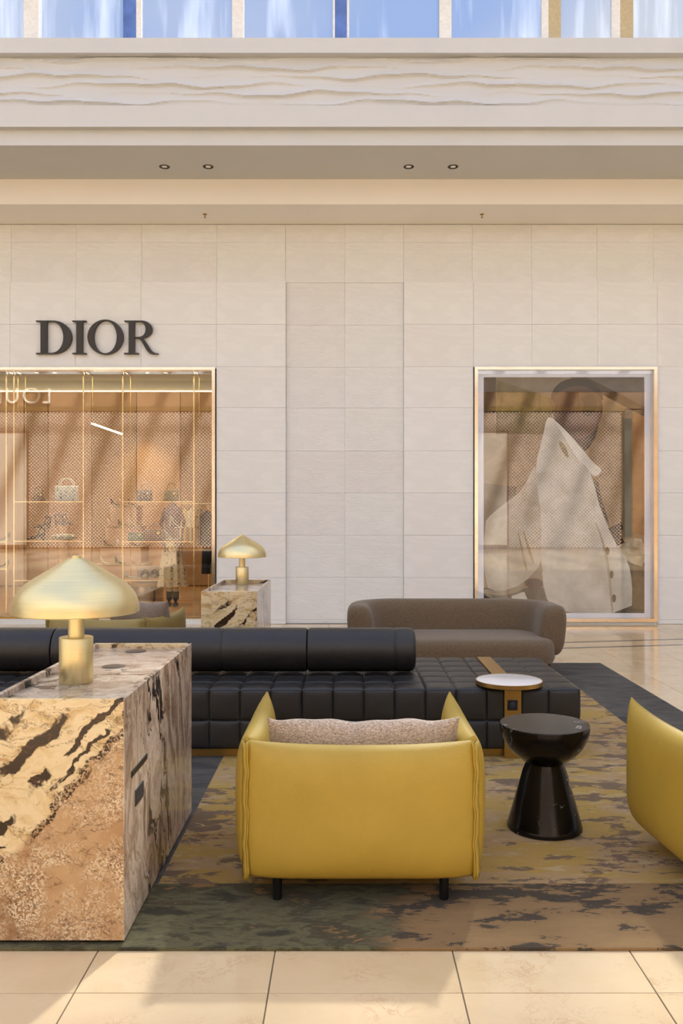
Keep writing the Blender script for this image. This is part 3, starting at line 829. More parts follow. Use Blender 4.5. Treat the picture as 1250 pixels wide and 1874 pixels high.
def bolster(label, x0, x1, seams, r=0.143, endcap=False):
    yc, zc = 5.725, BZ1 + 0.013 + 0.143
    L = x1 - x0
    t = thing('leather_bolster', label, 'bolster', (x0, yc, BZ1 + 0.0165), 0, 'cylindrical bolsters on the daybed')
    cuts = [0.0] + [s_ - x0 for s_ in seams] + [L]
    for i, (a, b) in enumerate(zip(cuts[:-1], cuts[1:])):
        e = 0.006
        prof = [(0.0, a + 0.001)] if False else []
        prof += [(r - 0.014, a + 0.0), (r - 0.005, a + 0.004), (r - 0.001, a + 0.012), (r, a + 0.03), (r, b - 0.03), (r - 0.001, b - 0.012), (r - 0.005, b - 0.004), (r - 0.014, b)]
        if i == len(cuts) - 2 and endcap:
            prof = prof[:4] + [(r, b - 0.045), (r - 0.004, b - 0.022), (r - 0.013, b - 0.008), (r - 0.03, b), (r - 0.08, b + 0.002)]
        o = MB().lathe(prof, 56).build('leather_section', M['leather_black'], t, smooth=True)
        o.rotation_euler = (0, PI / 2, 0); o.location = (0, 0, 0.143)
    for c_ in cuts[1:-1]:
        o = MB().lathe([(r - 0.013, c_ - 0.006), (r - 0.003, c_ - 0.004), (r - 0.001, c_), (r - 0.003, c_ + 0.004), (r - 0.013, c_ + 0.006)], 56).build('piping', M['leather_black'], t, smooth=True)
        o.rotation_euler = (0, PI / 2, 0); o.location = (0, 0, 0.143)
bolster('black leather bolster with a rounded end, nearest the white tray', -0.262, 0.445, [0.31], endcap=True)
bolster('long black leather bolster section behind the foreground plinth', -1.92, -0.264, [-0.82])
bolster('black leather bolster section at the left edge, behind the large lamp', -3.45, -1.922, [-2.6])

# round tray on the daybed
tr = thing('round_tray', 'round white marble tray with a brass rim on the daybed', 'tray', (0.985, 5.285, BZ1 + 0.0165))
MB().lathe([(0.0, 0.0), (0.196, 0.0), (0.203, 0.004), (0.203, 0.027), (0.200, 0.0285), (0.197, 0.027), (0.197, 0.02), (0.0, 0.02)], 72).build('brass_rim', M['brass_dark'], tr, smooth=True)
MB().lathe([(0.0, 0.019), (0.1968, 0.019), (0.1968, 0.0265), (0.195, 0.0275), (0.0, 0.0275)], 72).build('marble_top', M['marble_white'], tr, smooth=True)

# ================================================================== ARMCHAIRS
def pillow_mesh(name, w_, h_, T, nu=30, nv=22, sag_top=0.0, sag_side=0.0, power=4.0, round_bottom=0.0, wob=0.0, edge=0.004, seed=0, tip=(0.0, 0.0)):
    """upholstered panel in X-Z (centre at origin), bulging in +-Y"""
    rnd = random.Random(seed); ph = rnd.random() * 6
    vs, fs = [], []
    def P(i, j, s):
        u = -1 + 2 * i / nu; v = -1 + 2 * j / nv
        u = math.sin(u * PI / 2) * 0.6 + u * 0.4; v = math.sin(v * PI / 2) * 0.6 + v * 0.4
        x = w_ / 2 * u * (1 - sag_side * (1 - v * v))
        z = h_ / 2 * v
        if v > 0: z -= sag_top * (1 - abs(u) ** 2.4) * v ** 2
        z += (tip[0] if u < 0 else tip[1]) * max(0, v) ** 3 * abs(u) ** 6
        if round_bottom and v < 0:
            z += round_bottom * (abs(v) ** 3) * abs(u) ** 8
            x -= math.copysign(round_bottom, u) * (abs(v) ** 8) * (abs(u) ** 3) * 0.7
        th = T * (max(0, 1 - abs(u) ** power) * max(0, 1 - abs(v) ** power)) ** 0.5
        th += wob * th / T * math.sin(5 * u + ph) * math.cos(4 * v + ph)
        return (x, s * (th / 2 + edge), z)
    N = (nu + 1) * (nv + 1)
    for s in (-1, 1):
        for j in range(nv + 1):
            for i in range(nu + 1):
                vs.append(P(i, j, s))
    for j in range(nv):
        for i in range(nu):
            a = j * (nu + 1) + i; q_ = (a, a + 1, a + nu + 2, a + nu + 1)
            fs.append(q_); fs.append(tuple(x_ + N for x_ in reversed(q_)))
    for i in range(nu):
        fs.append((i + 1, i, i + N, i + 1 + N)); a = nv * (nu + 1) + i; fs.append((a, a + 1, a + 1 + N, a + N))
    for j in range(nv):
        a = j * (nu + 1); b = a + nu + 1; fs.append((a, b, b + N, a + N))
        a += nu; b += nu; fs.append((b, a, a + N, b + N))
    m = MB().add(vs, fs).mesh(name)
    for p in m.polygons: p.use_smooth = True
    return m
ZB, ZT_ = 0.108, 0.628
back_me = pillow_mesh('back_panel', 0.862, ZT_ - ZB, 0.155, 36, 26, 0.02, -0.008, 3.6, 0.012, 0.004, 0.004, 1)
side_me = pillow_mesh('side_panel', 0.80, ZT_ - ZB + 0.006, 0.125, 34, 24, 0.028, 0.0, 4.0, 0.03, 0.003, 0.004, 2, tip=(0.012, 0.012))
seat_me = pillow_mesh('seat_cushion', 0.74, 0.16, 0.70, 20, 10, 0.0, 0.0, 8.0, 0, 0, 0.01, 3)
def flange_mesh():
    mb = MB(); vs, fs = [], []; n = 20
    for k in range(n + 1):
        z = ZB + 0.006 + (ZT_ - ZB - 0.012) * k / n
        o = 0.003 * math.sin(k * 0.9) + 0.002 * math.sin(k * 2.1)
        vs += [(-0.0035 + o, -0.022, z), (0.0035 + o, -0.022, z), (0.006 + o * 0.4, 0.03, z), (-0.006 + o * 0.4, 0.03, z)]
    for k in range(n):
        for e in range(4):
            a = k * 4 + e; b = k * 4 + (e + 1) % 4; fs.append((a, b, b + 4, a + 4))
    fs += [(3, 2, 1, 0), (n * 4, n * 4 + 1, n * 4 + 2, n * 4 + 3)]
    m = mb.add(vs, fs).mesh('stitched_flange')
    for p in m.polygons: p.use_smooth = True
    return m
fl_me = flange_mesh()
def mats_copy(me, mat):
    c = me.copy(); c.materials.clear(); c.materials.append(mat); return c
def armchair(label, loc, rz, mat):
    t = thing('leather_armchair', label, 'armchair', loc, rz, 'leather armchairs around the rug')
    zc = (ZB + ZT_) / 2 - RZ
    link('back_panel', mats_copy(back_me, mat), mat, t, (0, -0.375, zc))
    for s in (-1, 1):
        link('side_panel', mats_copy(side_me, mat), mat, t, (s * 0.428, 0.022, zc + 0.002), (0, 0, PI / 2))
        f = link('stitched_flange', mats_copy(fl_me, mat), mat, t, (s * 0.424, -0.388, -RZ), (0, 0, 0.0))
        f2 = link('stitched_flange', mats_copy(fl_me, mat), mat, t, (s * 0.436, -0.392, -RZ), (0, 0, -s * 0.25))
    link('seat_cushion', mats_copy(seat_me, mat), mat, t, (0, 0.03, 0.31))
    MB().box(-0.38, 0.38, -0.33, 0.37, 0.115, 0.225).build('seat_frame', M['black_metal'], t, 0.01, 1)
    for sx_ in (-1, 1):
        for yy in (-0.335, 0.34):
            MB().lathe([(0.0165, 0.0), (0.018, 0.004), (0.018, 0.13)], 16, (sx_ * 0.318, yy, 0)).build('leg', M['black_metal'], t, smooth=True)
    return t
armchair('mustard leather armchair seen from behind, centre foreground', (0.05, 3.64, RZ), 0.0, M['leather_mustard'])
armchair('mustard leather armchair cut off by the right edge of the photo', (1.755, 3.56, RZ), math.radians(5), M['leather_mustard'])
armchair('olive leather armchair half hidden behind the large lamp shade', (-1.99, 7.50, RZ), math.radians(-13), M['leather_olive'])

def cushion(label, loc, rz, tilt, w_, h_, T, mat, seed, roll=0.0):
    me = pillow_mesh('cushion', w_, h_, T, 40, 26, 0.012, 0.03, 2.6, 0.0, 0.008, 0.003, seed, tip=(0.012, 0.01))
    rnd = random.Random(seed)
    for v in me.vertices:       # a slack outline
        v.co.z += 0.005 * math.sin(v.co.x * 19 + seed) + 0.003 * math.sin(v.co.x * 41)
    o = link('throw_cushion', me, mat, None, loc, (tilt, roll, rz))
    return o
c1 = cushion('a', (0.062, 3.475, 0.482), 0.0, math.radians(14), 0.76, 0.38, 0.17, M['tweed'], 5)
tag(c1, 'beige tweed lumbar cushion standing in the mustard armchair', 'cushion')
c2 = cushion('b', (-1.80, 7.56, 0.51), math.radians(-22), math.radians(16), 0.62, 0.44, 0.20, M['linen_grey'], 9)
tag(c2, 'grey linen cushion leaning in the olive armchair', 'cushion')
c3 = cushion('c', (1.78, 3.40, 0.45), math.radians(5), math.radians(14), 0.70, 0.36, 0.15, M['tweed'], 6)
tag(c3, 'beige tweed cushion in the armchair at the right edge', 'cushion')

# ================================================================== BLACK MARBLE SIDE TABLE
st = thing('marble_side_table', 'black marble side table with a bowl-shaped top and flared foot', 'side table', (0.922, 4.055, RZ))
MB().lathe([(0.0, 0.0), (0.168, 0.0), (0.173, 0.004), (0.1735, 0.012), (0.168, 0.03), (0.10, 0.27), (0.083, 0.312), (0.083, 0.325), (0.0, 0.325)], 72).build('foot', M['marble_black'], st, smooth=True)
pr = [(0.0, 0.300), (0.078, 0.302), (0.102, 0.316)]
for k in range(1, 15):
    a = math.radians(30 + 60 * k / 14)
    pr.append((0.2065 * math.sin(math.radians(28 + 62 * k / 14)), 0.482 - 0.186 * math.cos(math.radians(28 + 62 * k / 14)) ** 1.0))
pr += [(0.2065, 0.484), (0.2045, 0.4873), (0.0, 0.4878)]
MB().lathe(pr, 72).build('bowl_top', M['marble_black'], st, smooth=True)

# ================================================================== TAUPE WOOL SOFA
sf = thing('curved_sofa', 'taupe wool sofa with a wraparound rounded back behind the daybed', 'sofa', (0.985, 8.05, RZ))
path = []
HX, YB, RC, YF = 0.865, 0.36, 0.36, -0.24     # centre line of the wrap, local
n = 10
for k in range(5): path.append((-HX, YF + (YB - RC - YF) * k / 4))
for k in range(1, n + 1):
    a = PI - (PI / 2) * k / n; path.append((-HX + RC + RC * math.cos(a), YB - RC + RC * math.sin(a)))
for k in range(1, 13): path.append((-HX + RC + (2 * HX - 2 * RC) * k / 12, YB))
for k in range(1, n + 1):
    a = PI / 2 - (PI / 2) * k / n; path.append((HX - RC + RC * math.cos(a), YB - RC + RC * math.sin(a)))
for k in range(1, 5): path.append((HX, YB - RC - (YB - RC - YF) * k / 4))
def section(m=28, a=0.118, z0=0.20, z1=0.655, p=3.2):
    """rounded section: offset across, height"""
    out = []
    for k in range(m):
        t_ = 2 * PI * k / m; c_, s_ = math.cos(t_), math.sin(t_)
        ox_ = math.copysign(abs(c_) ** (2 / p), c_) * a; zz = math.copysign(abs(s_) ** (2 / p), s_) * (z1 - z0) / 2
        lean = 0.02 * (zz / ((z1 - z0) / 2))
        out.append((ox_ + lean, (z0 + z1) / 2 + zz))
    return out
sec = section(); m = len(sec)
rings = []
def ring(p, d, s, sz):
    nrm = (-d[1], d[0]); zm = 0.43
    return [(p[0] + nrm[0] * (o_ * s), p[1] + nrm[1] * (o_ * s), zm + (z_ - zm) * sz - RZ) for o_, z_ in sec]
for i, p in enumerate(path):
    a = path[max(i - 1, 0)]; b = path[min(i + 1, len(path) - 1)]
    d = Vector((b[0] - a[0], b[1] - a[1])).normalized()
    if i == 0:
        for q_, s, sz in ((0.075, 0.35, 0.55), (0.068, 0.62, 0.80), (0.05, 0.82, 0.91), (0.027, 0.94, 0.97)):
            rings.append(ring((p[0] - d.x * q_, p[1] - d.y * q_), d, s, sz))
    rings.append(ring(p, d, 1, 1))
    if i == len(path) - 1:
        for q_, s, sz in ((0.027, 0.94, 0.97), (0.05, 0.82, 0.91), (0.068, 0.62, 0.80), (0.075, 0.35, 0.55)):
            rings.append(ring((p[0] + d.x * q_, p[1] + d.y * q_), d, s, sz))
vs, fs = [], []
for r in rings: vs += r
for i in range(len(rings) - 1):
    for k in range(m):
        a = i * m + k; b = i * m + (k + 1) % m; fs.append((a, b, b + m, a + m))
fs.append(tuple(range(m))); fs.append(tuple((len(rings) - 1) * m + k for k in reversed(range(m))))
wrap = MB().add(vs, fs).build('wrap_back', M['wool_brown'], sf, smooth=True)
# seat: rounded D outline, soft top edge
def d_outline(ins):
    hx, yf, yb, rf = 0.885 - ins, -0.50 + ins, 0.30, 0.30 - ins * 0.6
    o_ = [(-hx, yb)]
    for k in range(13):
        a = PI + (PI / 2) * k / 12; o_.append((-hx + rf + rf * math.cos(a), yf + rf + rf * math.sin(a)))
    for k in range(13):
        a = 1.5 * PI + (PI / 2) * k / 12; o_.append((hx - rf + rf * math.cos(a), yf + rf + rf * math.sin(a)))
    o_.append((hx, yb))
    return o_
levels = [(0.04, 0.14), (0.012, 0.152), (0.0, 0.185), (0.0, 0.285), (0.006, 0.325), (0.022, 0.352), (0.05, 0.366), (0.10, 0.372), (0.2, 0.374)]
vs, fs = [], []
nn = len(d_outline(0))
for ins, z in levels: vs += [(x, y, z - RZ) for x, y in d_outline(ins)]
for i in range(len(levels) - 1):
    for k in range(nn):
        a = i * nn + k; b = i * nn + (k + 1) % nn; fs.append((a, b, b + nn, a + nn))
fs.append(tuple(reversed(range(nn)))); fs.append(tuple((len(levels) - 1) * nn + k for k in range(nn)))
MB().add(vs, fs).build('seat', M['wool_brown'], sf, smooth=True)
for sx_ in (-1, 1):
    for yy in (-0.26, 0.28):
        MB().lathe([(0.012, 0.0), (0.018, 0.22)], 14, (sx_ * 0.83, yy, 0)).build('leg', M['walnut'], sf, smooth=True)
# ================================================================== SHOP WINDOW
# frame
win2 = struct(MB().box(wx(388), SH1, WY - 0.02, WY + 0.3, 0.07, SHT).build('window_2', M['gold_frame']))
MB().box(SH0, SH1, WY - 0.025, WY + 0.12, wz(677.5), wz(672.5)).build('head_trim', M['gold_frame'], win2)
MB().box(SH0, wx(388), WY - 0.01, WY + 0.1, wz(1132), wz(1129.5)).build('sill_trim', M['brass_dark'], win2)
MB().box(SH0, SH1, WY - 0.005, WY + 0.3, 0, wz(1132)).build('stone_kerb', M['stone'], win2)
MB().box(SH0, wx(388), WY + 0.03, WY + 0.042, wz(1130), SHT).build('pane', M['shop_glass'], win2)
# room behind the glass
M['shop_wall'] = plain('warm_shop_wall', C(186, 150, 110), 0.7, 0, 1.5, 0.05)
M['shop_panel'] = plain('peach_shop_panel', C(214, 176, 144), 0.6, 0, 2, 0.03)
M['shop_floor'] = plain('honey_stone_floor', C(196, 150, 96), 0.25, 0, 4, 0.1)
M['shop_cream'] = plain('cream_ceiling', C(206, 194, 162), 0.7, 0, 1, 0.02)
RB = 17.0
struct(MB().box(-11, -1.2, WY + 0.3, RB, -0.1, 0.06).build('floor_shop', M['shop_floor']))
struct(MB().box(-11, -1.2, RB, RB + 0.2, 0, 4.4).build('wall_shop_back', M['shop_wall']))
struct(MB().box(-11.2, -11, WY + 0.2, RB, 0, 4.4).build('wall_shop_left', M['shop_wall']))
struct(MB().box(-1.3, -1.1, WY + 0.3, RB, 0, 4.4).build('wall_shop_right', M['shop_wall']))
struct(MB().box(-11, -1.2, WY + 0.09, 12.9, 3.455, 3.6).build('ceiling_vitrine', M['shop_cream']))
struct(MB().box(-11, -1.2, 12.88, 13.0, 3.30, 4.4).build('trim_8', M['shop_cream']))
struct(MB().box(-11, -1.2, 12.9, RB, 4.3, 4.5).build('ceiling_shop', M['shop_cream']))
M['led'] = emit('warm_led', (1.0, 0.86, 0.62, 1), 6.0)
led = MB().box(-10.5, -1.4, 12.872, 12.885, 3.292, 3.304).build('cove_light', M['led'])
tag(led, 'thin glowing light line under the cream header inside the shop', 'light')
def area(name, loc, sx_, sy_, power, col, rot=(0, 0, 0)):
    d = bpy.data.lights.new(name, 'AREA'); d.shape = 'RECTANGLE'; d.size = sx_; d.size_y = sy_; d.energy = power; d.color = col
    o = bpy.data.objects.new(name, d); COL.objects.link(o); o.location = loc; o.rotation_euler = rot; return o
area('vitrine_ceiling_light', (-4.6, 11.95, 3.44), 5.5, 0.4, 130, (1.0, 0.88, 0.70))
area('shop_ceiling_light', (-5.0, 15.0, 4.25), 7.0, 3.0, 60, (1.0, 0.86, 0.66))
def sp_(x, y, Y): return ((x - 636) * Y / F, Y, CAMZ + (940 - y) * Y / F)
for i, (x, y) in enumerate(((67, 682), (100, 682), (270, 682), (303, 682))):
    Z = 3.4545; Y = (Z - CAMZ) * F / (940 - y); X = (x - 636) * Y / F
    t = thing('window_spotlight', ['lit ceiling spot in the shop window, leftmost of four', 'lit ceiling spot in the shop window, second from left',
              'lit ceiling spot in the shop window, third from left', 'lit ceiling spot in the shop window, rightmost of four'][i], 'spotlight', (X, Y, Z), 0, 'spots in the vitrine ceiling')
    MB().lathe([(0.034, 0.0), (0.036, -0.004), (0.028, -0.004), (0.026, 0.0)], 20).build('bezel', M['marble_white'], t, smooth=True)
    MB().lathe([(0.0, -0.003), (0.027, -0.002)], 20).build('lamp_lens', M['led'], t)
# wall panels at the back of the shop
for i, (a, b) in enumerate(((-40, 44), (44, 88), (88, 168), (168, 250), (250, 330), (330, 420))):
    X0, _, Z0 = sp_(a, 1075, RB - 0.06); X1, _, Z1 = sp_(b, 745, RB - 0.06)
    MB().box(X0 + 0.01, X1 - 0.01, RB - 0.06, RB, 0.08, 3.9).build('wall_panel', M['shop_panel'] if i % 2 == 0 else M['shop_wall'], bpy.data.objects['wall_shop_back'])

# ---- hanging glass shelf units
M['pole'] = brushed('shiny_bronze_rod', C(232, 206, 160), 0.18)
SY0, SY1 = 11.92, 12.34
def shelf_unit(label, xa, xb, shelves, group='glass shelf units in the shop window'):
    XA, XB = (xa - 636) * SY0 / F, (xb - 636) * SY0 / F
    t = thing('glass_shelf_unit', label, 'shelf', ((XA + XB) / 2, (SY0 + SY1) / 2, 0.085), 0, group)
    cx, cy = (XA + XB) / 2, (SY0 + SY1) / 2
    for X in (XA, XB):
        for Y in (SY0, SY1):
            q = 0.009 if Y == SY0 else 0.004
            MB().box(X - cx - q, X - cx + q, Y - cy - q, Y - cy + q, 0.0, 3.37).build('upright', M['pole'] if Y == SY0 else M['brass_dark'], t)
        MB().box(X - cx - 0.012, X - cx + 0.012, SY0 - cy, SY1 - cy, 3.345, 3.37).build('top_bracket', M['brass_dark'], t)
    for ys in shelves:
        z = CAMZ + (940 - ys) * SY0 / F
        MB().box(XA - cx + 0.004, XB - cx - 0.004, SY0 - cy, SY1 - cy, z - 0.012 - 0.085, z - 0.085).build('glass_shelf', M['shelf_glass'], t)
        MB().box(XA - cx, XB - cx, SY0 - cy - 0.007, SY0 - cy + 0.001, z - 0.017 - 0.085, z - 0.004 - 0.085).build('shelf_rail', M['pole'], t)
shelf_unit('glass shelf unit with the large white tote, left half of the shop window', 26, 153, (917, 989, 1061))
shelf_unit('glass shelf unit with four small handbags, right half of the shop window', 225, 355, (917, 990, 1061))
shelf_unit('glass shelf unit cut off by the left edge of the photo', -140, 12, (990, 1040))

# ---- goods on the shelves
SYC = 12.10
def on_shelf(x, ys, Y=SYC):
    z = CAMZ + (940 - ys) * SY0 / F
    return ((x - 636) * Y / F, Y, z + 0.001)
PXM = SYC / F
def bag(name, label, cat, x, ys, wpx, hpx, hand, mats, lid=False, charm=True, top=0.92, Y=SYC, handles=1, long=False, base=None):
    wd, hh = wpx * Y / F, hpx * Y / F
    t = thing(name, label, cat, base or on_shelf(x, ys, Y), 0, 'handbags in the shop window')
    d = wd * 0.42
    mb = MB()
    a, b = wd / 2, wd / 2 * top
    mb.add([(-a, -d / 2, 0), (a, -d / 2, 0), (a, d / 2, 0), (-a, d / 2, 0), (-b, -d * 0.4, hh), (b, -d * 0.4, hh), (b, d * 0.4, hh), (-b, d * 0.4, hh)],
           [(0, 3, 2, 1), (4, 5, 6, 7), (0, 1, 5, 4), (1, 2, 6, 5), (2, 3, 7, 6), (3, 0, 4, 7)])
    mb.build('body', mats[0], t, min(wd, hh) * 0.05, 3, True)
    if lid:
        MB().box(-b * 1.03, b * 1.03, -d * 0.45, d * 0.45, hh * 0.86, hh * 1.03).build('lid', mats[1], t, 0.006, 2, True)
    hr = hand * Y / F
    for k in range(handles):
        yy = 0 if handles == 1 else (-d * 0.3 + d * 0.6 * k)
        pts = []
        rx = wd * (0.30 if not long else 0.32)
        for i in range(15):
            ang = PI * i / 14
            pts.append((rx * math.cos(ang), yy, hh * 0.94 + hr * math.sin(ang) ** (0.8 if not long else 0.65)))
        MB().tube(pts, wd * (0.045 if not long else 0.02), 8).build('handle', mats[1], t, smooth=True)
        for s in (-1, 1):
            o = MB().tube([(s * rx, yy - 0.0, hh * 0.80), (s * rx, yy, hh * 0.99)], wd * 0.035, 6).build('handle_ring', M['pole'], t, smooth=True)
    if charm:
        o = MB().lathe([(0.0, -0.003), (wd * 0.075, -0.002), (wd * 0.075, 0.002), (0.0, 0.003)], 16).build('charm', M['pole'], t, smooth=True)
        o.rotation_euler = (PI / 2, 0, 0); o.location = (wd * 0.24, -d * 0.5 - 0.006, hh * 0.68)
    return t
def printed(name, base, ink, scale, th=(0.5, 0.56)):
    t = NT(name); v = t.coord(); wv = t.vadd(v, t.noise(v, 20, 3, out='Color'), 0.05)
    c = t.mix(t.ramp(t.noise(wv, scale, 4, 0.6), [(th[0], (0, 0, 0)), (th[1], (1, 1, 1))]), base, ink)
    t.bsdf(c, 0.7); return t.m
def checked(name, c1, c2, scale):
    t = NT(name); k = t.n('ShaderNodeTexChecker'); k.inputs['Scale'].default_value = scale; k.inputs['Color1'].default_value = c1; k.inputs['Color2'].default_value = c2
    t.l(t.coord(rot=(0, PI / 4, 0)), k.inputs['Vector']); t.bsdf(k.outputs[0], 0.7); return t.m
m_white = printed('white_embroidered_canvas', C(240, 234, 220), C(150, 152, 156), 26, (0.55, 0.6))
m_wh = plain('cream_leather', C(236, 226, 208), 0.5)
m_br = plain('brown_bag_leather', C(142, 104, 66), 0.5)
m_flo = printed('grey_floral_fabric', C(186, 168, 152), C(120, 96, 92), 34)
m_pnk = plain('blush_leather', C(226, 188, 172), 0.5)
m_bei = printed('beige_quilted_leather', C(206, 182, 140), C(176, 150, 104), 60)
m_grn = checked('green_cane_weave', C(206, 214, 184), C(116, 128, 102), 70)
m_pin2 = checked('pink_quilted_fabric', C(226, 192, 172), C(196, 156, 138), 50)
m_blk = plain('black_suede', C(30, 28, 30), 0.6)
m_blu = checked('blue_patterned_canvas', C(60, 66, 92), C(110, 110, 128), 60)
bag('tote_bag', 'large white embroidered tote on the upper glass shelf', 'bag', 122, 917, 40, 28, 15, (m_white, m_wh), charm=False, top=0.97, handles=2, long=True)
bag('handbag', 'small brown handbag on the upper glass shelf beside the white tote', 'bag', 71, 917, 24, 17, 11, (m_br, m_br), charm=True, top=0.7)
bag('handbag', 'grey floral mini handbag with a round charm, upper glass shelf', 'bag', 264.5, 917, 27, 21, 14, (m_flo, m_pnk))
bag('handbag', 'beige quilted mini handbag, upper glass shelf on the right', 'bag', 313.5, 917, 26, 21, 14, (m_bei, m_bei))
bag('vanity_case', 'green woven box bag with a pink lid on the middle glass shelf', 'bag', 250, 990, 30, 16, 9, (m_grn, m_pnk), lid=True)
bag('handbag', 'pink wide handbag beside the green box bag', 'bag', 283, 990, 35, 20, 11, (m_pin2, m_pnk), top=1.0)

def pump_mesh(L, heel):
    """pointed high heel, toe to +X"""
    vs, fs = [], []; n, m = 14, 10
    for i in range(n + 1):
        s = i / n
        x = -L / 2 + L * s
        zf = heel * max(0, 1 - s / 0.62) ** 1.25 if s < 0.62 else 0.0       # sole line
        top = zf + (0.055 * (1 - s) ** 1.2 + 0.018 if s < 0.25 else (0.02 + 0.012 * math.sin((s - 0.25) / 0.75 * PI)) * (1 - 0.5 * s))
        wd = 0.030 * (math.sin(PI * (0.12 + 0.84 * s)) ** 0.6) * (1.0 if s < 0.9 else 1 - (s - 0.9) * 7)
        for k in range(m):
            a = 2 * PI * k / m
            vs.append((x, wd * math.cos(a), (zf + top) / 2 + (top - zf) / 2 * math.sin(a)))
    for i in range(n):
        for k in range(m):
            a = i * m + k; b = i * m + (k + 1) % m; fs.append((a, b, b + m, a + m))
    fs += [tuple(range(m)), tuple(n * m + k for k in reversed(range(m)))]
    return vs, fs
def pump(label, loc, L, heel, mat, rz=0.0, tilt=0.0, group='pumps in the shop window'):
    t = thing('high_heel_pump', label, 'shoe', loc, rz, group)
    vs, fs = pump_mesh(L, heel)
    u_ = MB().add(vs, fs).build('upper', mat, t, smooth=True)
    h = MB().tube([(-L / 2 + 0.012, 0, heel + 0.01), (-L / 2 + 0.016, 0, heel * 0.5), (-L / 2 + 0.02, 0, 0.0)], [0.016, 0.007, 0.005], 8).build('heel', mat, t, smooth=True)
    if tilt:
        for o in (u_, h): o.rotation_euler = (0, tilt, 0)
    return t
x_, y_, z_ = on_shelf(316, 990)
pump('white pointed pump standing on the middle glass shelf', (x_, y_, z_), 0.235, 0.10, m_wh)
st2 = thing('shoe_riser', 'clear riser under the raised white pump on the middle glass shelf', 'riser', (x_ + 0.06, y_ + 0.1, z_))
MB().box(-0.05, 0.05, -0.04, 0.04, 0.0, 0.18).build('riser_block', M['shelf_glass'], st2, 0.003, 1)
pump('white pointed pump raised on a clear riser', (x_ + 0.04, y_ + 0.1, z_ + 0.182), 0.235, 0.10, m_wh, 0.0, 0.12)
def sandal(label, loc, L, heel, mat, rz=0.0, group='strappy sandals in the shop window', ankle=0.16):
    t = thing('heeled_sandal', label, 'shoe', loc, rz, group)
    pts = [(-L / 2, heel), (-L * 0.3, heel * 0.86), (-0.02, heel * 0.35), (L * 0.2, 0.012), (L / 2, 0.01)]
    mb = MB(); vs, fs = [], []
    for x, z in pts: vs += [(x, -0.032, z), (x, 0.032, z), (x, 0.032, z + 0.012), (x, -0.032, z + 0.012)]
    for i in range(len(pts) - 1):
        for e in range(4):
            a = i * 4 + e; b = i * 4 + (e + 1) % 4; fs.append((a, b, b + 4, a + 4))
    fs += [(3, 2, 1, 0), (16, 17, 18, 19)]
    mb.add(vs, fs).build('sole', mat, t)
    MB().add([(-L / 2, -0.026, heel), (-L / 2, 0.026, heel), (-L * 0.28, 0.026, heel * .9), (-L * 0.28, -0.026, heel * .9), (-L * 0.46, -0.022, 0), (-L * 0.46, 0.022, 0), (-L * 0.32, 0.022, 0), (-L * 0.32, -0.022, 0)],
             [(0, 1, 2, 3), (7, 6, 5, 4), (0, 4, 5, 1), (1, 5, 6, 2), (2, 6, 7, 3), (3, 7, 4, 0)]).build('block_heel', mat, t)
    MB().tube([(L * 0.28, -0.034, 0.01), (L * 0.25, -0.02, 0.05), (L * 0.25, 0.02, 0.05), (L * 0.28, 0.034, 0.01)], 0.009, 6).build('toe_strap', mat, t, smooth=True)
    ring_ = [(-L * 0.36 + 0.045 * math.cos(a), 0.034 * math.sin(a), heel + ankle * 0.5 + 0.012 * math.cos(a)) for a in [2 * PI * k / 14 for k in range(14)]]
    MB().tube(ring_, 0.009, 6, True).build('ankle_strap', mat, t, smooth=True)
    MB().tube([(-L * 0.47, 0, heel), (-L * 0.50, 0, heel + ankle * 0.25), (-L * 0.42, 0, heel + ankle * 0.52)], 0.010, 6).build('heel_strap', mat, t, smooth=True)
    MB().tube([(L * 0.18, -0.03, 0.03), (-L * 0.05, -0.034, heel * 0.8), (-L * 0.24, -0.026, heel + ankle * 0.5)], 0.008, 6).build('side_strap', mat, t, smooth=True)
    return t
x_, y_, z_ = on_shelf(66, 989)
sandal('black strappy sandal standing on the middle glass shelf at left', (x_, y_, z_), 0.24, 0.085, m_blk, PI)
st3 = thing('shoe_riser', 'clear riser under the upper black sandal on the left shelf', 'riser', (x_ + 0.03, y_ + 0.13, z_))
MB().box(-0.06, 0.06, -0.05, 0.05, 0.0, 0.155).build('riser_block', M['shelf_glass'], st3, 0.003, 1)
sandal('black strappy sandal raised above its pair on the left shelf', (x_ + 0.045, y_ + 0.13, z_ + 0.157), 0.22, 0.085, m_blk, PI)
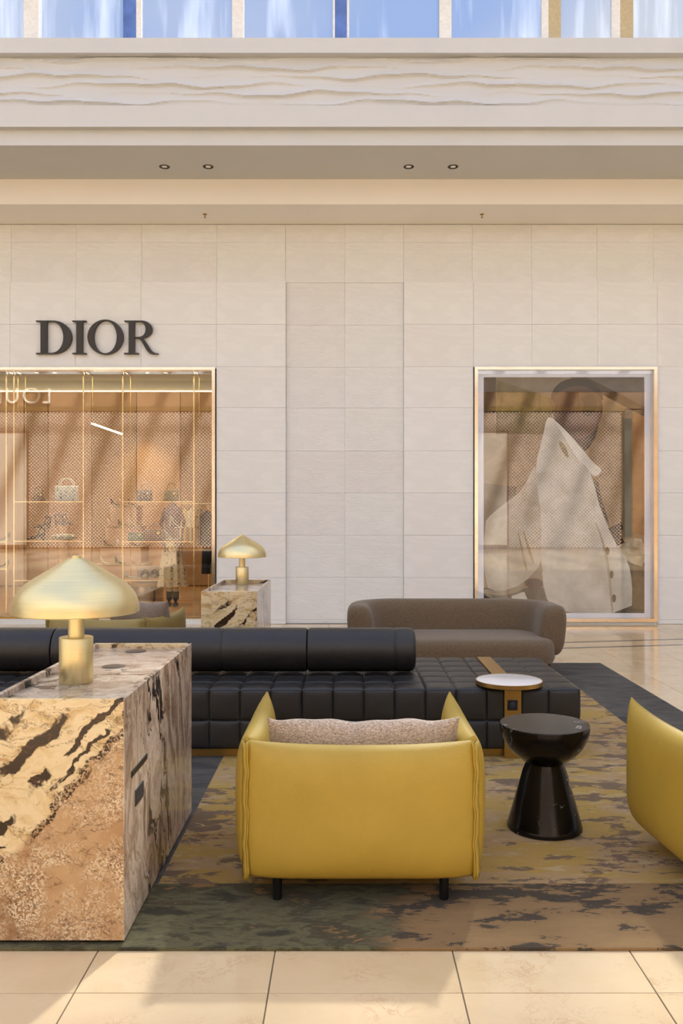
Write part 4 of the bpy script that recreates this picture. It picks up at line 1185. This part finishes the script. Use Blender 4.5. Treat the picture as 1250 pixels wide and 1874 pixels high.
# folded knit pouch, sandals pair, hats, shoes
def pouch(name, label, cat, x, ys, wpx, hpx, mat, Y=SYC, depth=0.16):
    me = pillow_mesh(name, wpx * Y / F, depth, hpx * Y / F * 0.9, 18, 10, 0, 0, 3.0, 0, 0.003, 0.004, 11)
    b = on_shelf(x, ys, Y)
    return tag(link(name, me, mat, None, (b[0], b[1], b[2] + hpx * Y / F / 2), (PI / 2, 0, 0)), label, cat)
pouch('knit_pouch', 'cream patterned soft pouch lying on the middle glass shelf', 'pouch', 117, 989, 44, 11.5, printed('cream_knit', C(240, 228, 196), C(170, 160, 140), 40))
def mule(label, x, ys, Y, mat, rz=0.0, base=None):
    t = thing('flat_sandal', label, 'shoe', base or on_shelf(x, ys, Y), rz, 'flat sandals on the low shelf')
    o_ = []
    for k in range(20):
        a = 2 * PI * k / 20; o_.append((0.045 * math.cos(a) * (1 + 0.15 * math.sin(a)), 0.115 * math.sin(a)))
    vs = [(x0, y0, 0.0) for x0, y0 in o_] + [(x0, y0, 0.03) for x0, y0 in o_]
    MB().add(vs, [tuple(reversed(range(20))), tuple(range(20, 40))] + [(k, (k + 1) % 20, (k + 1) % 20 + 20, k + 20) for k in range(20)]).build('footbed', m_bei, t)
    for yy, zz in ((0.055, 0.05), (-0.01, 0.08), (-0.075, 0.06)):
        MB().tube([(-0.048, yy, 0.015), (-0.036, yy, zz * 1.1), (0, yy, zz * 1.4), (0.036, yy, zz * 1.1), (0.048, yy, 0.015)], 0.011, 6).build('strap', mat, t, smooth=True)
for i, xx in enumerate((266, 283)):
    mule(['brown strap sandal on the low glass shelf, left of its pair', 'brown strap sandal on the low glass shelf, right of its pair'][i], xx, 1059, SYC, plain('dark_brown_strap', C(78, 52, 34), 0.5))
pump('cream flat shoe lying on the low glass shelf beside the large lamp shade', on_shelf(242, 1060), 0.22, 0.02, m_wh)
# shoes of the unit cut off at the left edge
pump('dark shoe on the glass shelf at the very left edge, upper', on_shelf(4, 990), 0.22, 0.05, m_blk, PI)
pump('dark shoe on the glass shelf at the very left edge, lower', on_shelf(2, 1040), 0.22, 0.05, m_blk, PI)

# ---- things deeper in the shop
def at(x, y, Y): return sp_(x, y, Y)
SF = 0.061
def floor_at(x, Y): return ((x - 636) * Y / F, Y, SF)
# peach pedestals with shoes
def pedestal(label, x, Y, ytop, r, mat):
    t = floor_at(x, Y); zt = CAMZ + (940 - ytop) * Y / F
    o = thing('display_pedestal', label, 'pedestal', t, 0, 'peach display pedestals in the shop')
    MB().lathe([(0.0, 0.0), (r * 1.06, 0.0), (r * 1.06, 0.03), (r, 0.035), (r, zt - SF - 0.02), (0.0, zt - SF - 0.02)], 36).build('column', mat, o, smooth=True)
    MB().lathe([(0.0, zt - SF - 0.02), (r * 1.04, zt - SF - 0.02), (r * 1.04, zt - SF), (0.0, zt - SF)], 36).build('cap', mat, o, smooth=True)
    return (t[0], t[1], zt + 0.001)
p1_ = pedestal('peach round pedestal with blue patterned shoes, behind the left shelves', 117, 14.0, 962, 0.088, M['shop_panel'])
sandal('blue patterned heeled shoe on the tall peach pedestal, left one', (p1_[0] - 0.045, p1_[1] - 0.04, p1_[2]), 0.16, 0.1, m_blu, 0.5, 'blue shoes on the pedestal')
sandal('blue patterned heeled shoe on the tall peach pedestal, right one', (p1_[0] + 0.045, p1_[1] + 0.045, p1_[2]), 0.16, 0.1, m_blu, 0.5, 'blue shoes on the pedestal')
# stepped shoe ledges on the wall at the glowing niche
ledges = thing('shoe_ledges', 'stepped peach shoe ledges under the glowing lamp inside the shop', 'display', floor_at(228, 15.2))
lx, ly = floor_at(228, 15.2)[0], 15.2
for i, (ytop, wd) in enumerate(((925, 0.50), (962, 0.62), (998, 0.74), (1030, 0.86))):
    z = CAMZ + (940 - ytop) * 15.2 / F
    MB().box(-wd / 2, wd / 2, -0.1 - 0.09 * i, 0.35, z - 0.02 - SF, z - SF).build('ledge', m_bei, ledges, 0.004, 1)
    MB().box(-wd / 2 + 0.02, wd / 2 - 0.02, -0.08 - 0.09 * i, 0.34, (z - 0.37 - SF) if i < 3 else 0.0, z - 0.022 - SF).build('riser', M['shop_panel'], ledges)
    for k in range(3):
        pump(['heeled shoe on the top peach ledge', 'heeled shoe on the second peach ledge', 'heeled shoe on the third peach ledge', 'heeled shoe on the lowest peach ledge'][i] + [', left', ', middle', ', right'][k],
             (lx - wd * 0.3 + wd * 0.3 * k, ly - 0.09 * i - 0.03, z + 0.001), 0.17, 0.06, [m_blk, m_pnk, m_br, m_wh][(i + k) % 4], 0.3 * k, 0, 'shoes on the stepped ledges')
d = bpy.data.lights.new('niche_spot', 'SPOT'); d.energy = 70; d.color = (1.0, 0.72, 0.34); d.spot_size = math.radians(62); d.spot_blend = 0.9; d.shadow_soft_size = 0.05
o = bpy.data.objects.new('niche_spot', d); COL.objects.link(o); o.location = (lx - 0.05, 15.9, 3.6); o.rotation_euler = (math.radians(28), 0, 0)
# mannequin in a long floral skirt
MY = 13.3
mq = thing('mannequin', 'headless mannequin in a cream floral pleated skirt and mauve top inside the shop', 'mannequin', floor_at(316, MY))
k_ = MY / F
def mzz(y): return CAMZ + (940 - y) * k_ - SF
m_skirt = printed('cream_floral_skirt', C(226, 208, 176), C(96, 92, 98), 24, (0.60, 0.63))
vs, fs = [], []; NS, NL = 64, 14
for j in range(NL + 1):
    s = j / NL; z = mzz(985) + (mzz(1073) - mzz(985)) * s
    r0 = 0.125 + 0.10 * s ** 0.9
    for i in range(NS):
        a = 2 * PI * i / NS
        r = r0 * (1 + (0.03 + 0.07 * s) * math.sin(11 * a + 0.7))
        vs.append((r * math.cos(a) * 1.0, r * math.sin(a) * 0.75, z + 0.008 * s * math.sin(5 * a)))
for j in range(NL):
    for i in range(NS):
        a = j * NS + i; b = j * NS + (i + 1) % NS; fs.append((a, b, b + NS, a + NS))
MB().add(vs, fs).build('pleated_skirt', m_skirt, mq, smooth=True)
prof = [(0.04, mzz(918)), (0.06, mzz(924)), (0.115, mzz(931)), (0.13, mzz(945)), (0.118, mzz(960)), (0.1, mzz(975)), (0.115, mzz(990)), (0.1, mzz(1000))]
tp = MB().lathe(prof, 28).build('top', plain('mauve_knit', C(150, 126, 124), 0.85), mq, smooth=True); tp.scale = (1.0, 0.7, 1)
for s, dx in ((-1, -0.165), (1, 0.165)):
    MB().tube([(s * 0.1, 0, mzz(930)), (dx * 1.05, -0.01, mzz(955)), (dx * 0.9, -0.05, mzz(990)), (dx * 0.55, -0.14, mzz(1008))], [0.036, 0.033, 0.028, 0.022], 10).build('arm', plain('mauve_sleeve', C(146, 122, 120), 0.85), mq, smooth=True)
for s in (-1, 1):
    MB().tube([(s * 0.05, 0, mzz(1065)), (s * 0.05, 0, mzz(1084))], 0.045, 12).build('sock', m_wh, mq, smooth=True)
    MB().tube([(s * 0.05, 0, mzz(1082)), (s * 0.05, 0, mzz(1096)), (s * 0.05, -0.01, 0.03), (s * 0.05, -0.1, 0.02)], [0.05, 0.046, 0.042, 0.03], 12).build('boot', m_blk, mq, smooth=True)
# clothes rail with garments
RY = 15.4
x0, x1 = floor_at(330, RY)[0], floor_at(400, RY)[0]
rl = thing('clothes_rail', 'thin bronze clothes rail at the back right of the shop', 'rail', ((x0 + x1) / 2, RY, SF))
zt = CAMZ + (940 - 922) * RY / F - SF
hw = (x1 - x0) / 2
MB().tube([(-hw, 0, zt), (hw, 0, zt)], 0.012, 8).build('bar', M['pole'], rl, smooth=True)
for s in (-1, 1): MB().tube([(s * hw, 0, 0), (s * hw, 0, zt)], 0.012, 8).build('post', M['pole'], rl, smooth=True)
def garment(label, x, Y, ytop, ybot, wpx, mat, group):
    k2 = Y / F; X = (x - 636) * k2; zt_ = CAMZ + (940 - ytop) * k2; zb = CAMZ + (940 - ybot) * k2
    t = thing('hanging_garment', label, 'garment', (X, Y, zb), 0, group)
    h = zt_ - zb; w2 = wpx * k2 / 2
    vs, fs = [], []; NS = 28
    lv = [(0.0, 1.0), (0.25, 0.93), (0.5, 0.86), (0.75, 0.9), (0.9, 0.98), (0.965, 0.72), (1.0, 0.22)]
    for s, wf in lv:
        for i in range(NS):
            a = 2 * PI * i / NS
            fold = 1 + 0.10 * (1 - s) * math.sin(7 * a)
            vs.append((w2 * wf * math.cos(a) * fold, 0.055 * math.sin(a) * fold * (0.5 + 0.5 * wf), s * h))
    for j in range(len(lv) - 1):
        for i in range(NS):
            a = j * NS + i; b = j * NS + (i + 1) % NS; fs.append((a, b, b + NS, a + NS))
    fs += [tuple(reversed(range(NS))), tuple((len(lv) - 1) * NS + i for i in range(NS))]
    MB().add(vs, fs).build('cloth', mat, t, smooth=True)
    for s in (-1, 1):
        MB().tube([(s * w2 * 0.85, 0, h * 0.92), (s * w2 * 1.12, -0.02, h * 0.72), (s * w2 * 1.18, -0.02, h * 0.45)], [0.05, 0.042, 0.03], 8).build('sleeve', mat, t, smooth=True)
    MB().tube([(0, 0, h * 0.99), (0, 0, h + 0.04), (0.02, 0, h + 0.06), (0.0, 0, h + 0.075)], 0.005, 6).build('hanger_hook', M['pole'], t, smooth=True)
garment('pale yellow garment hanging on the rail, left one', 338, RY, 930, 992, 6, plain('pale_yellow_cloth', C(236, 214, 150), 0.85), 'garments on the shop rail')
garment('cream garment hanging on the rail, second from left', 350, RY, 930, 994, 6, plain('cream_cloth', C(240, 228, 196), 0.85), 'garments on the shop rail')
garment('olive printed garment hanging on the rail beside the black coat', 362, RY, 926, 1000, 8, printed('olive_print', C(178, 152, 104), C(120, 96, 60), 20), 'garments on the shop rail')
cs = thing('coat_stand', 'slim bronze coat stand holding the black coat', 'stand', ((379 - 636) * 13.0 / F, 13.14, SF))
ch = CAMZ + (940 - 934) * 13.0 / F - SF + 0.085
MB().lathe([(0.0, 0.0), (0.12, 0.0), (0.12, 0.012), (0.0, 0.014)], 24).build('foot', M['pole'], cs, smooth=True)
MB().tube([(0, 0, 0.01), (0, 0, ch)], 0.010, 8).build('post', M['pole'], cs, smooth=True)
MB().tube([(0, 0, ch), (0, -0.16, ch)], 0.008, 8).build('arm', M['pole'], cs, smooth=True)
garment('long black coat hanging at the right edge of the shop window', 379, 13.0, 934, 1050, 20, plain('black_coat_cloth', C(22, 20, 24), 0.85), 'garments on the shop rail')
# display table behind the low shelf
tb = thing('display_table', 'low round mirrored display table behind the floral skirt', 'table', floor_at(268, 13.6))
zt = CAMZ + (940 - 1066) * 13.6 / F - SF
MB().lathe([(0.0, zt - 0.04), (0.34, zt - 0.04), (0.34, zt), (0.0, zt)], 40).build('table_top', M['brass_dark'], tb, smooth=True)
MB().lathe([(0.26, 0.0), (0.26, zt - 0.04)], 40).build('drum', brushed('mirror_steel', C(190, 180, 170), 0.12), tb, smooth=True)
bx_ = thing('display_box', 'mauve grey display box standing on the round table', 'box', (tb.location.x + 0.02, 13.72, SF + zt + 0.001))
MB().box(-0.17, 0.17, -0.1, 0.1, 0.0, 0.24).build('box_body', plain('mauve_box', C(168, 148, 138), 0.7), bx_, 0.006, 1)
MB().box(-0.175, 0.175, -0.105, 0.105, 0.18, 0.245).build('box_lid', plain('mauve_box_lid', C(178, 158, 148), 0.7), bx_, 0.006, 1)
# linear pendant light and ceiling spots deeper inside
pl = thing('linear_pendant', 'slim slanting linear light hanging inside the shop', 'light', at(190, 784, 14.6))
a_, b_ = Vector(at(168, 775, 14.2)), Vector(at(225, 795, 15.4)); o_ = Vector(at(190, 784, 14.6))
MB().tube([a_ - o_, b_ - o_], 0.016, 8).build('glow_tube', M['led'], pl, smooth=True)
for p in (a_, b_): MB().tube([p - o_, p - o_ + Vector((0, 0, 4.3 - p.z))], 0.003, 5).build('wire', M['black_metal'], pl)

# ================================================================== POSTER DISPLAY
win3 = struct(MB().box(PX0, PX1, WY - 0.03, WY + 0.15, PZ1 - 0.035, PZ1).build('window_3', M['gold_frame']))
MB().box(PX0, PX0 + 0.045, WY - 0.03, WY + 0.15, PZ0, PZ1 - 0.035).build('frame_stile', M['gold_frame'], win3)
MB().box(PX1 - 0.045, PX1, WY - 0.03, WY + 0.15, PZ0, PZ1 - 0.035).build('frame_stile', M['gold_frame'], win3)
MB().box(PX0 + 0.045, PX1 - 0.045, WY - 0.03, WY + 0.15, PZ0, PZ0 + 0.045).build('frame_sill', M['gold_frame'], win3)
MB().box(PX0 + 0.045, PX1 - 0.045, WY + 0.02, WY + 0.028, PZ0 + 0.045, PZ1 - 0.035).build('pane', M['poster_glass'], win3)
MB().box(PX0, PX1, WY, WY + 0.2, 0, PZ0).build('stone_kerb', M['stone'], win3)
POY = WY + 0.12
def pz(x, y):                    # 3.125x crop coordinates -> poster plane
    X_ = 850 + x / 3.125; Y_ = 660 + y / 3.125
    return ((X_ - 636) * POY / F, CAMZ + (940 - Y_) * POY / F)
pcx, pcz = pz(569, 769)
po = thing('fashion_poster', 'tall framed fashion poster of a figure in a white coat', 'poster', (pcx, POY, PZ0 + 0.045))
M['mat_white'] = plain('white_poster_mat', C(236, 232, 240), 0.6, 0, 2, 0.01, Emission_Color=(0.9, 0.9, 1.0, 1), Emission_Strength=0.28)
layer = [0]
def pr_col(c, c2=None, sc=3.0, st=(1, 1, 1)):
    c2 = c2 or tuple(x * 0.8 for x in c[:3]) + (1,)
    t = NT('backlit_poster_print'); k = t.ramp(t.noise(t.coord(scale=st), sc, 5, 0.6, 0.4), [(0.35, c2), (0.62, c)])
    t.bsdf(k, 0.6, 0, None, 0.2, Emission_Color=k, Emission_Strength=0.14); return t.m
def pprint(name, poly, mat, smooth=0):
    layer[0] += 1
    if smooth:
        for _ in range(smooth):
            q = []
            for i in range(len(poly)):
                a, b = poly[i], poly[(i + 1) % len(poly)]
                q += [(a[0] * .75 + b[0] * .25, a[1] * .75 + b[1] * .25), (a[0] * .25 + b[0] * .75, a[1] * .25 + b[1] * .75)]
            poly = q
    pts = [pz(min(max(x, 110), 1028), min(max(y, 95), 1443)) for x, y in poly]
    me = fill_curve(name, [[(p[0] - pcx, p[1] - (PZ0 + 0.045)) for p in pts]], 0.0006)
    return link(name, me, mat, po, (0, -0.0008 * layer[0], 0), (PI / 2, 0, 0))
MB().box(pz(60, 0)[0] - pcx, pz(1082, 0)[0] - pcx, 0.0, 0.03, 0.0, pz(0, 50)[1] - PZ0 - 0.045).build('white_mat', M['mat_white'], po)
R = lambda x0, y0, x1, y1: [(x0, y0), (x1, y0), (x1, y1), (x0, y1)]
pprint('printed_backdrop', R(110, 95, 1028, 1443), pr_col(C(176, 150, 116), C(150, 122, 90)))
pprint('printed_roof_shade', [(180, 95), (620, 95), (500, 215), (180, 120)], pr_col(C(150, 132, 112), C(128, 110, 92)))
pprint('printed_wall_shade', [(110, 95), (180, 95), (180, 300), (110, 300)], pr_col(C(84, 66, 46)))
pprint('printed_olive_wall', [(182, 108), (500, 215), (500, 420), (182, 420)], pr_col(C(138, 118, 72), C(110, 94, 54), 6))
pprint('printed_sky_shade', [(690, 95), (1028, 95), (1028, 260)], pr_col(C(124, 112, 104), C(100, 88, 84)))
pprint('printed_beam', [(600, 95), (700, 95), (1028, 262), (1028, 322)], pr_col(C(78, 58, 42), C(62, 46, 36)))
pprint('printed_tan_wall', [(955, 290), (1028, 325), (1028, 1000), (955, 980)], pr_col(C(172, 128, 84), C(150, 108, 70), 4))
pprint('printed_pilaster_reflection', R(905, 330, 955, 1010), pr_col(C(128, 118, 98)))  # reflection of the pilaster across the hall, painted into the print
pprint('printed_left_shade', [(110, 700), (300, 720), (250, 1010), (110, 1060)], pr_col(C(140, 120, 96), C(108, 90, 72), 4, (1, 1, 4)))
pprint('printed_ground', [(110, 1300), (520, 1300), (520, 1443), (110, 1443)], pr_col(C(104, 92, 66), C(66, 58, 44), 7))
pprint('printed_dark_bank', [(860, 1090), (1028, 1090), (1028, 1443), (860, 1443)], pr_col(C(84, 76, 58), C(52, 48, 40), 6))
pprint('printed_logs', [(870, 1060), (900, 1030), (960, 1015), (1028, 1020), (1028, 1180), (990, 1170), (930, 1150), (890, 1100)], pr_col(C(226, 214, 188), C(150, 134, 106), 5, (1, 1, 4)), 1)
# figure
pprint('printed_neck', [(540, 300), (770, 290), (760, 420), (700, 520), (640, 520), (560, 430)], pr_col(C(52, 36, 30), C(40, 28, 24)), 1)
pprint('printed_face', [(496, 250), (520, 160), (640, 125), (760, 160), (792, 250), (785, 330), (735, 420), (650, 455), (560, 410), (505, 320)], pr_col(C(98, 66, 52), C(74, 48, 38), 2.2), 2)
pprint('printed_hair', [(492, 240), (500, 170), (560, 112), (650, 98), (735, 120), (785, 180), (794, 240), (760, 190), (700, 150), (640, 142), (575, 160), (525, 195)], pr_col(C(34, 25, 21), C(22, 16, 14), 30), 1)
pprint('printed_cheek', [(650, 215), (730, 185), (765, 250), (720, 330), (660, 300), (690, 250)], pr_col(C(62, 40, 33), C(54, 35, 30)), 2)
pprint('printed_ear', [(494, 238), (510, 232), (522, 262), (512, 286), (498, 276)], pr_col(C(126, 84, 64)), 1)
pprint('printed_coat_sleeve', [(420, 560), (330, 740), (250, 800), (150, 880), (112, 930), (112, 1290), (200, 1325), (330, 1282), (445, 1165), (470, 900)], pr_col(C(216, 206, 192), C(190, 176, 156), 3), 1)
pprint('printed_coat', [(470, 325), (445, 440), (400, 620), (420, 760), (440, 900), (435, 1150), (455, 1330), (510, 1443), (955, 1443), (958, 1270), (935, 1150), (880, 1060), (820, 955), (770, 830),
                        (735, 690), (690, 560), (620, 450), (540, 370), (500, 325)], pr_col(C(232, 228, 220), C(206, 200, 188), 2.4), 1)
pprint('printed_lapel', [(505, 338), (545, 365), (660, 490), (735, 585), (790, 625), (755, 665), (725, 655), (700, 610), (640, 560), (590, 470)], pr_col(C(246, 243, 236), C(228, 222, 212)), 1)
pprint('printed_lapel_shade', [(530, 455), (575, 480), (600, 560), (570, 545)], pr_col(C(150, 132, 84), C(128, 112, 72)), 1)
pprint('printed_scarf', [(735, 675), (765, 700), (778, 770), (830, 950), (770, 830)], pr_col(C(56, 50, 50)), 0)
pprint('printed_bag_flap', [(820, 958), (895, 925), (905, 960), (880, 985), (915, 1040), (872, 1060)], pr_col(C(54, 46, 40)), 0)
pprint('printed_fold_line', [(300, 960), (330, 1060), (360, 1200), (350, 1205), (318, 1070)], pr_col(C(186, 164, 124)), 1)
pprint('printed_fold_line', [(330, 950), (370, 1060), (400, 1160), (386, 1162), (352, 1060)], pr_col(C(178, 158, 120)), 1)
pprint('printed_strap', [(115, 1300), (200, 1322), (330, 1280), (440, 1160), (448, 1220), (330, 1318), (200, 1345), (112, 1330)], pr_col(C(160, 142, 116)), 1)
pprint('printed_hand', [(330, 1270), (380, 1240), (440, 1250), (450, 1300), (380, 1310)], pr_col(C(92, 66, 50)), 1)
pprint('printed_paper', [(270, 1345), (340, 1320), (360, 1368), (268, 1368)], pr_col(C(230, 224, 212)), 0)
pprint('printed_coat_edge', [(735, 900), (790, 1010), (830, 1180), (850, 1443), (838, 1443), (815, 1180), (775, 1010)], pr_col(C(196, 184, 160)), 1)
for bx0, by0 in ((815, 1088), (838, 1222), (852, 1358)):
    pprint('printed_button', arc(bx0, by0, 11, 23, 0, 340, 17), pr_col(C(120, 98, 70)), 0)
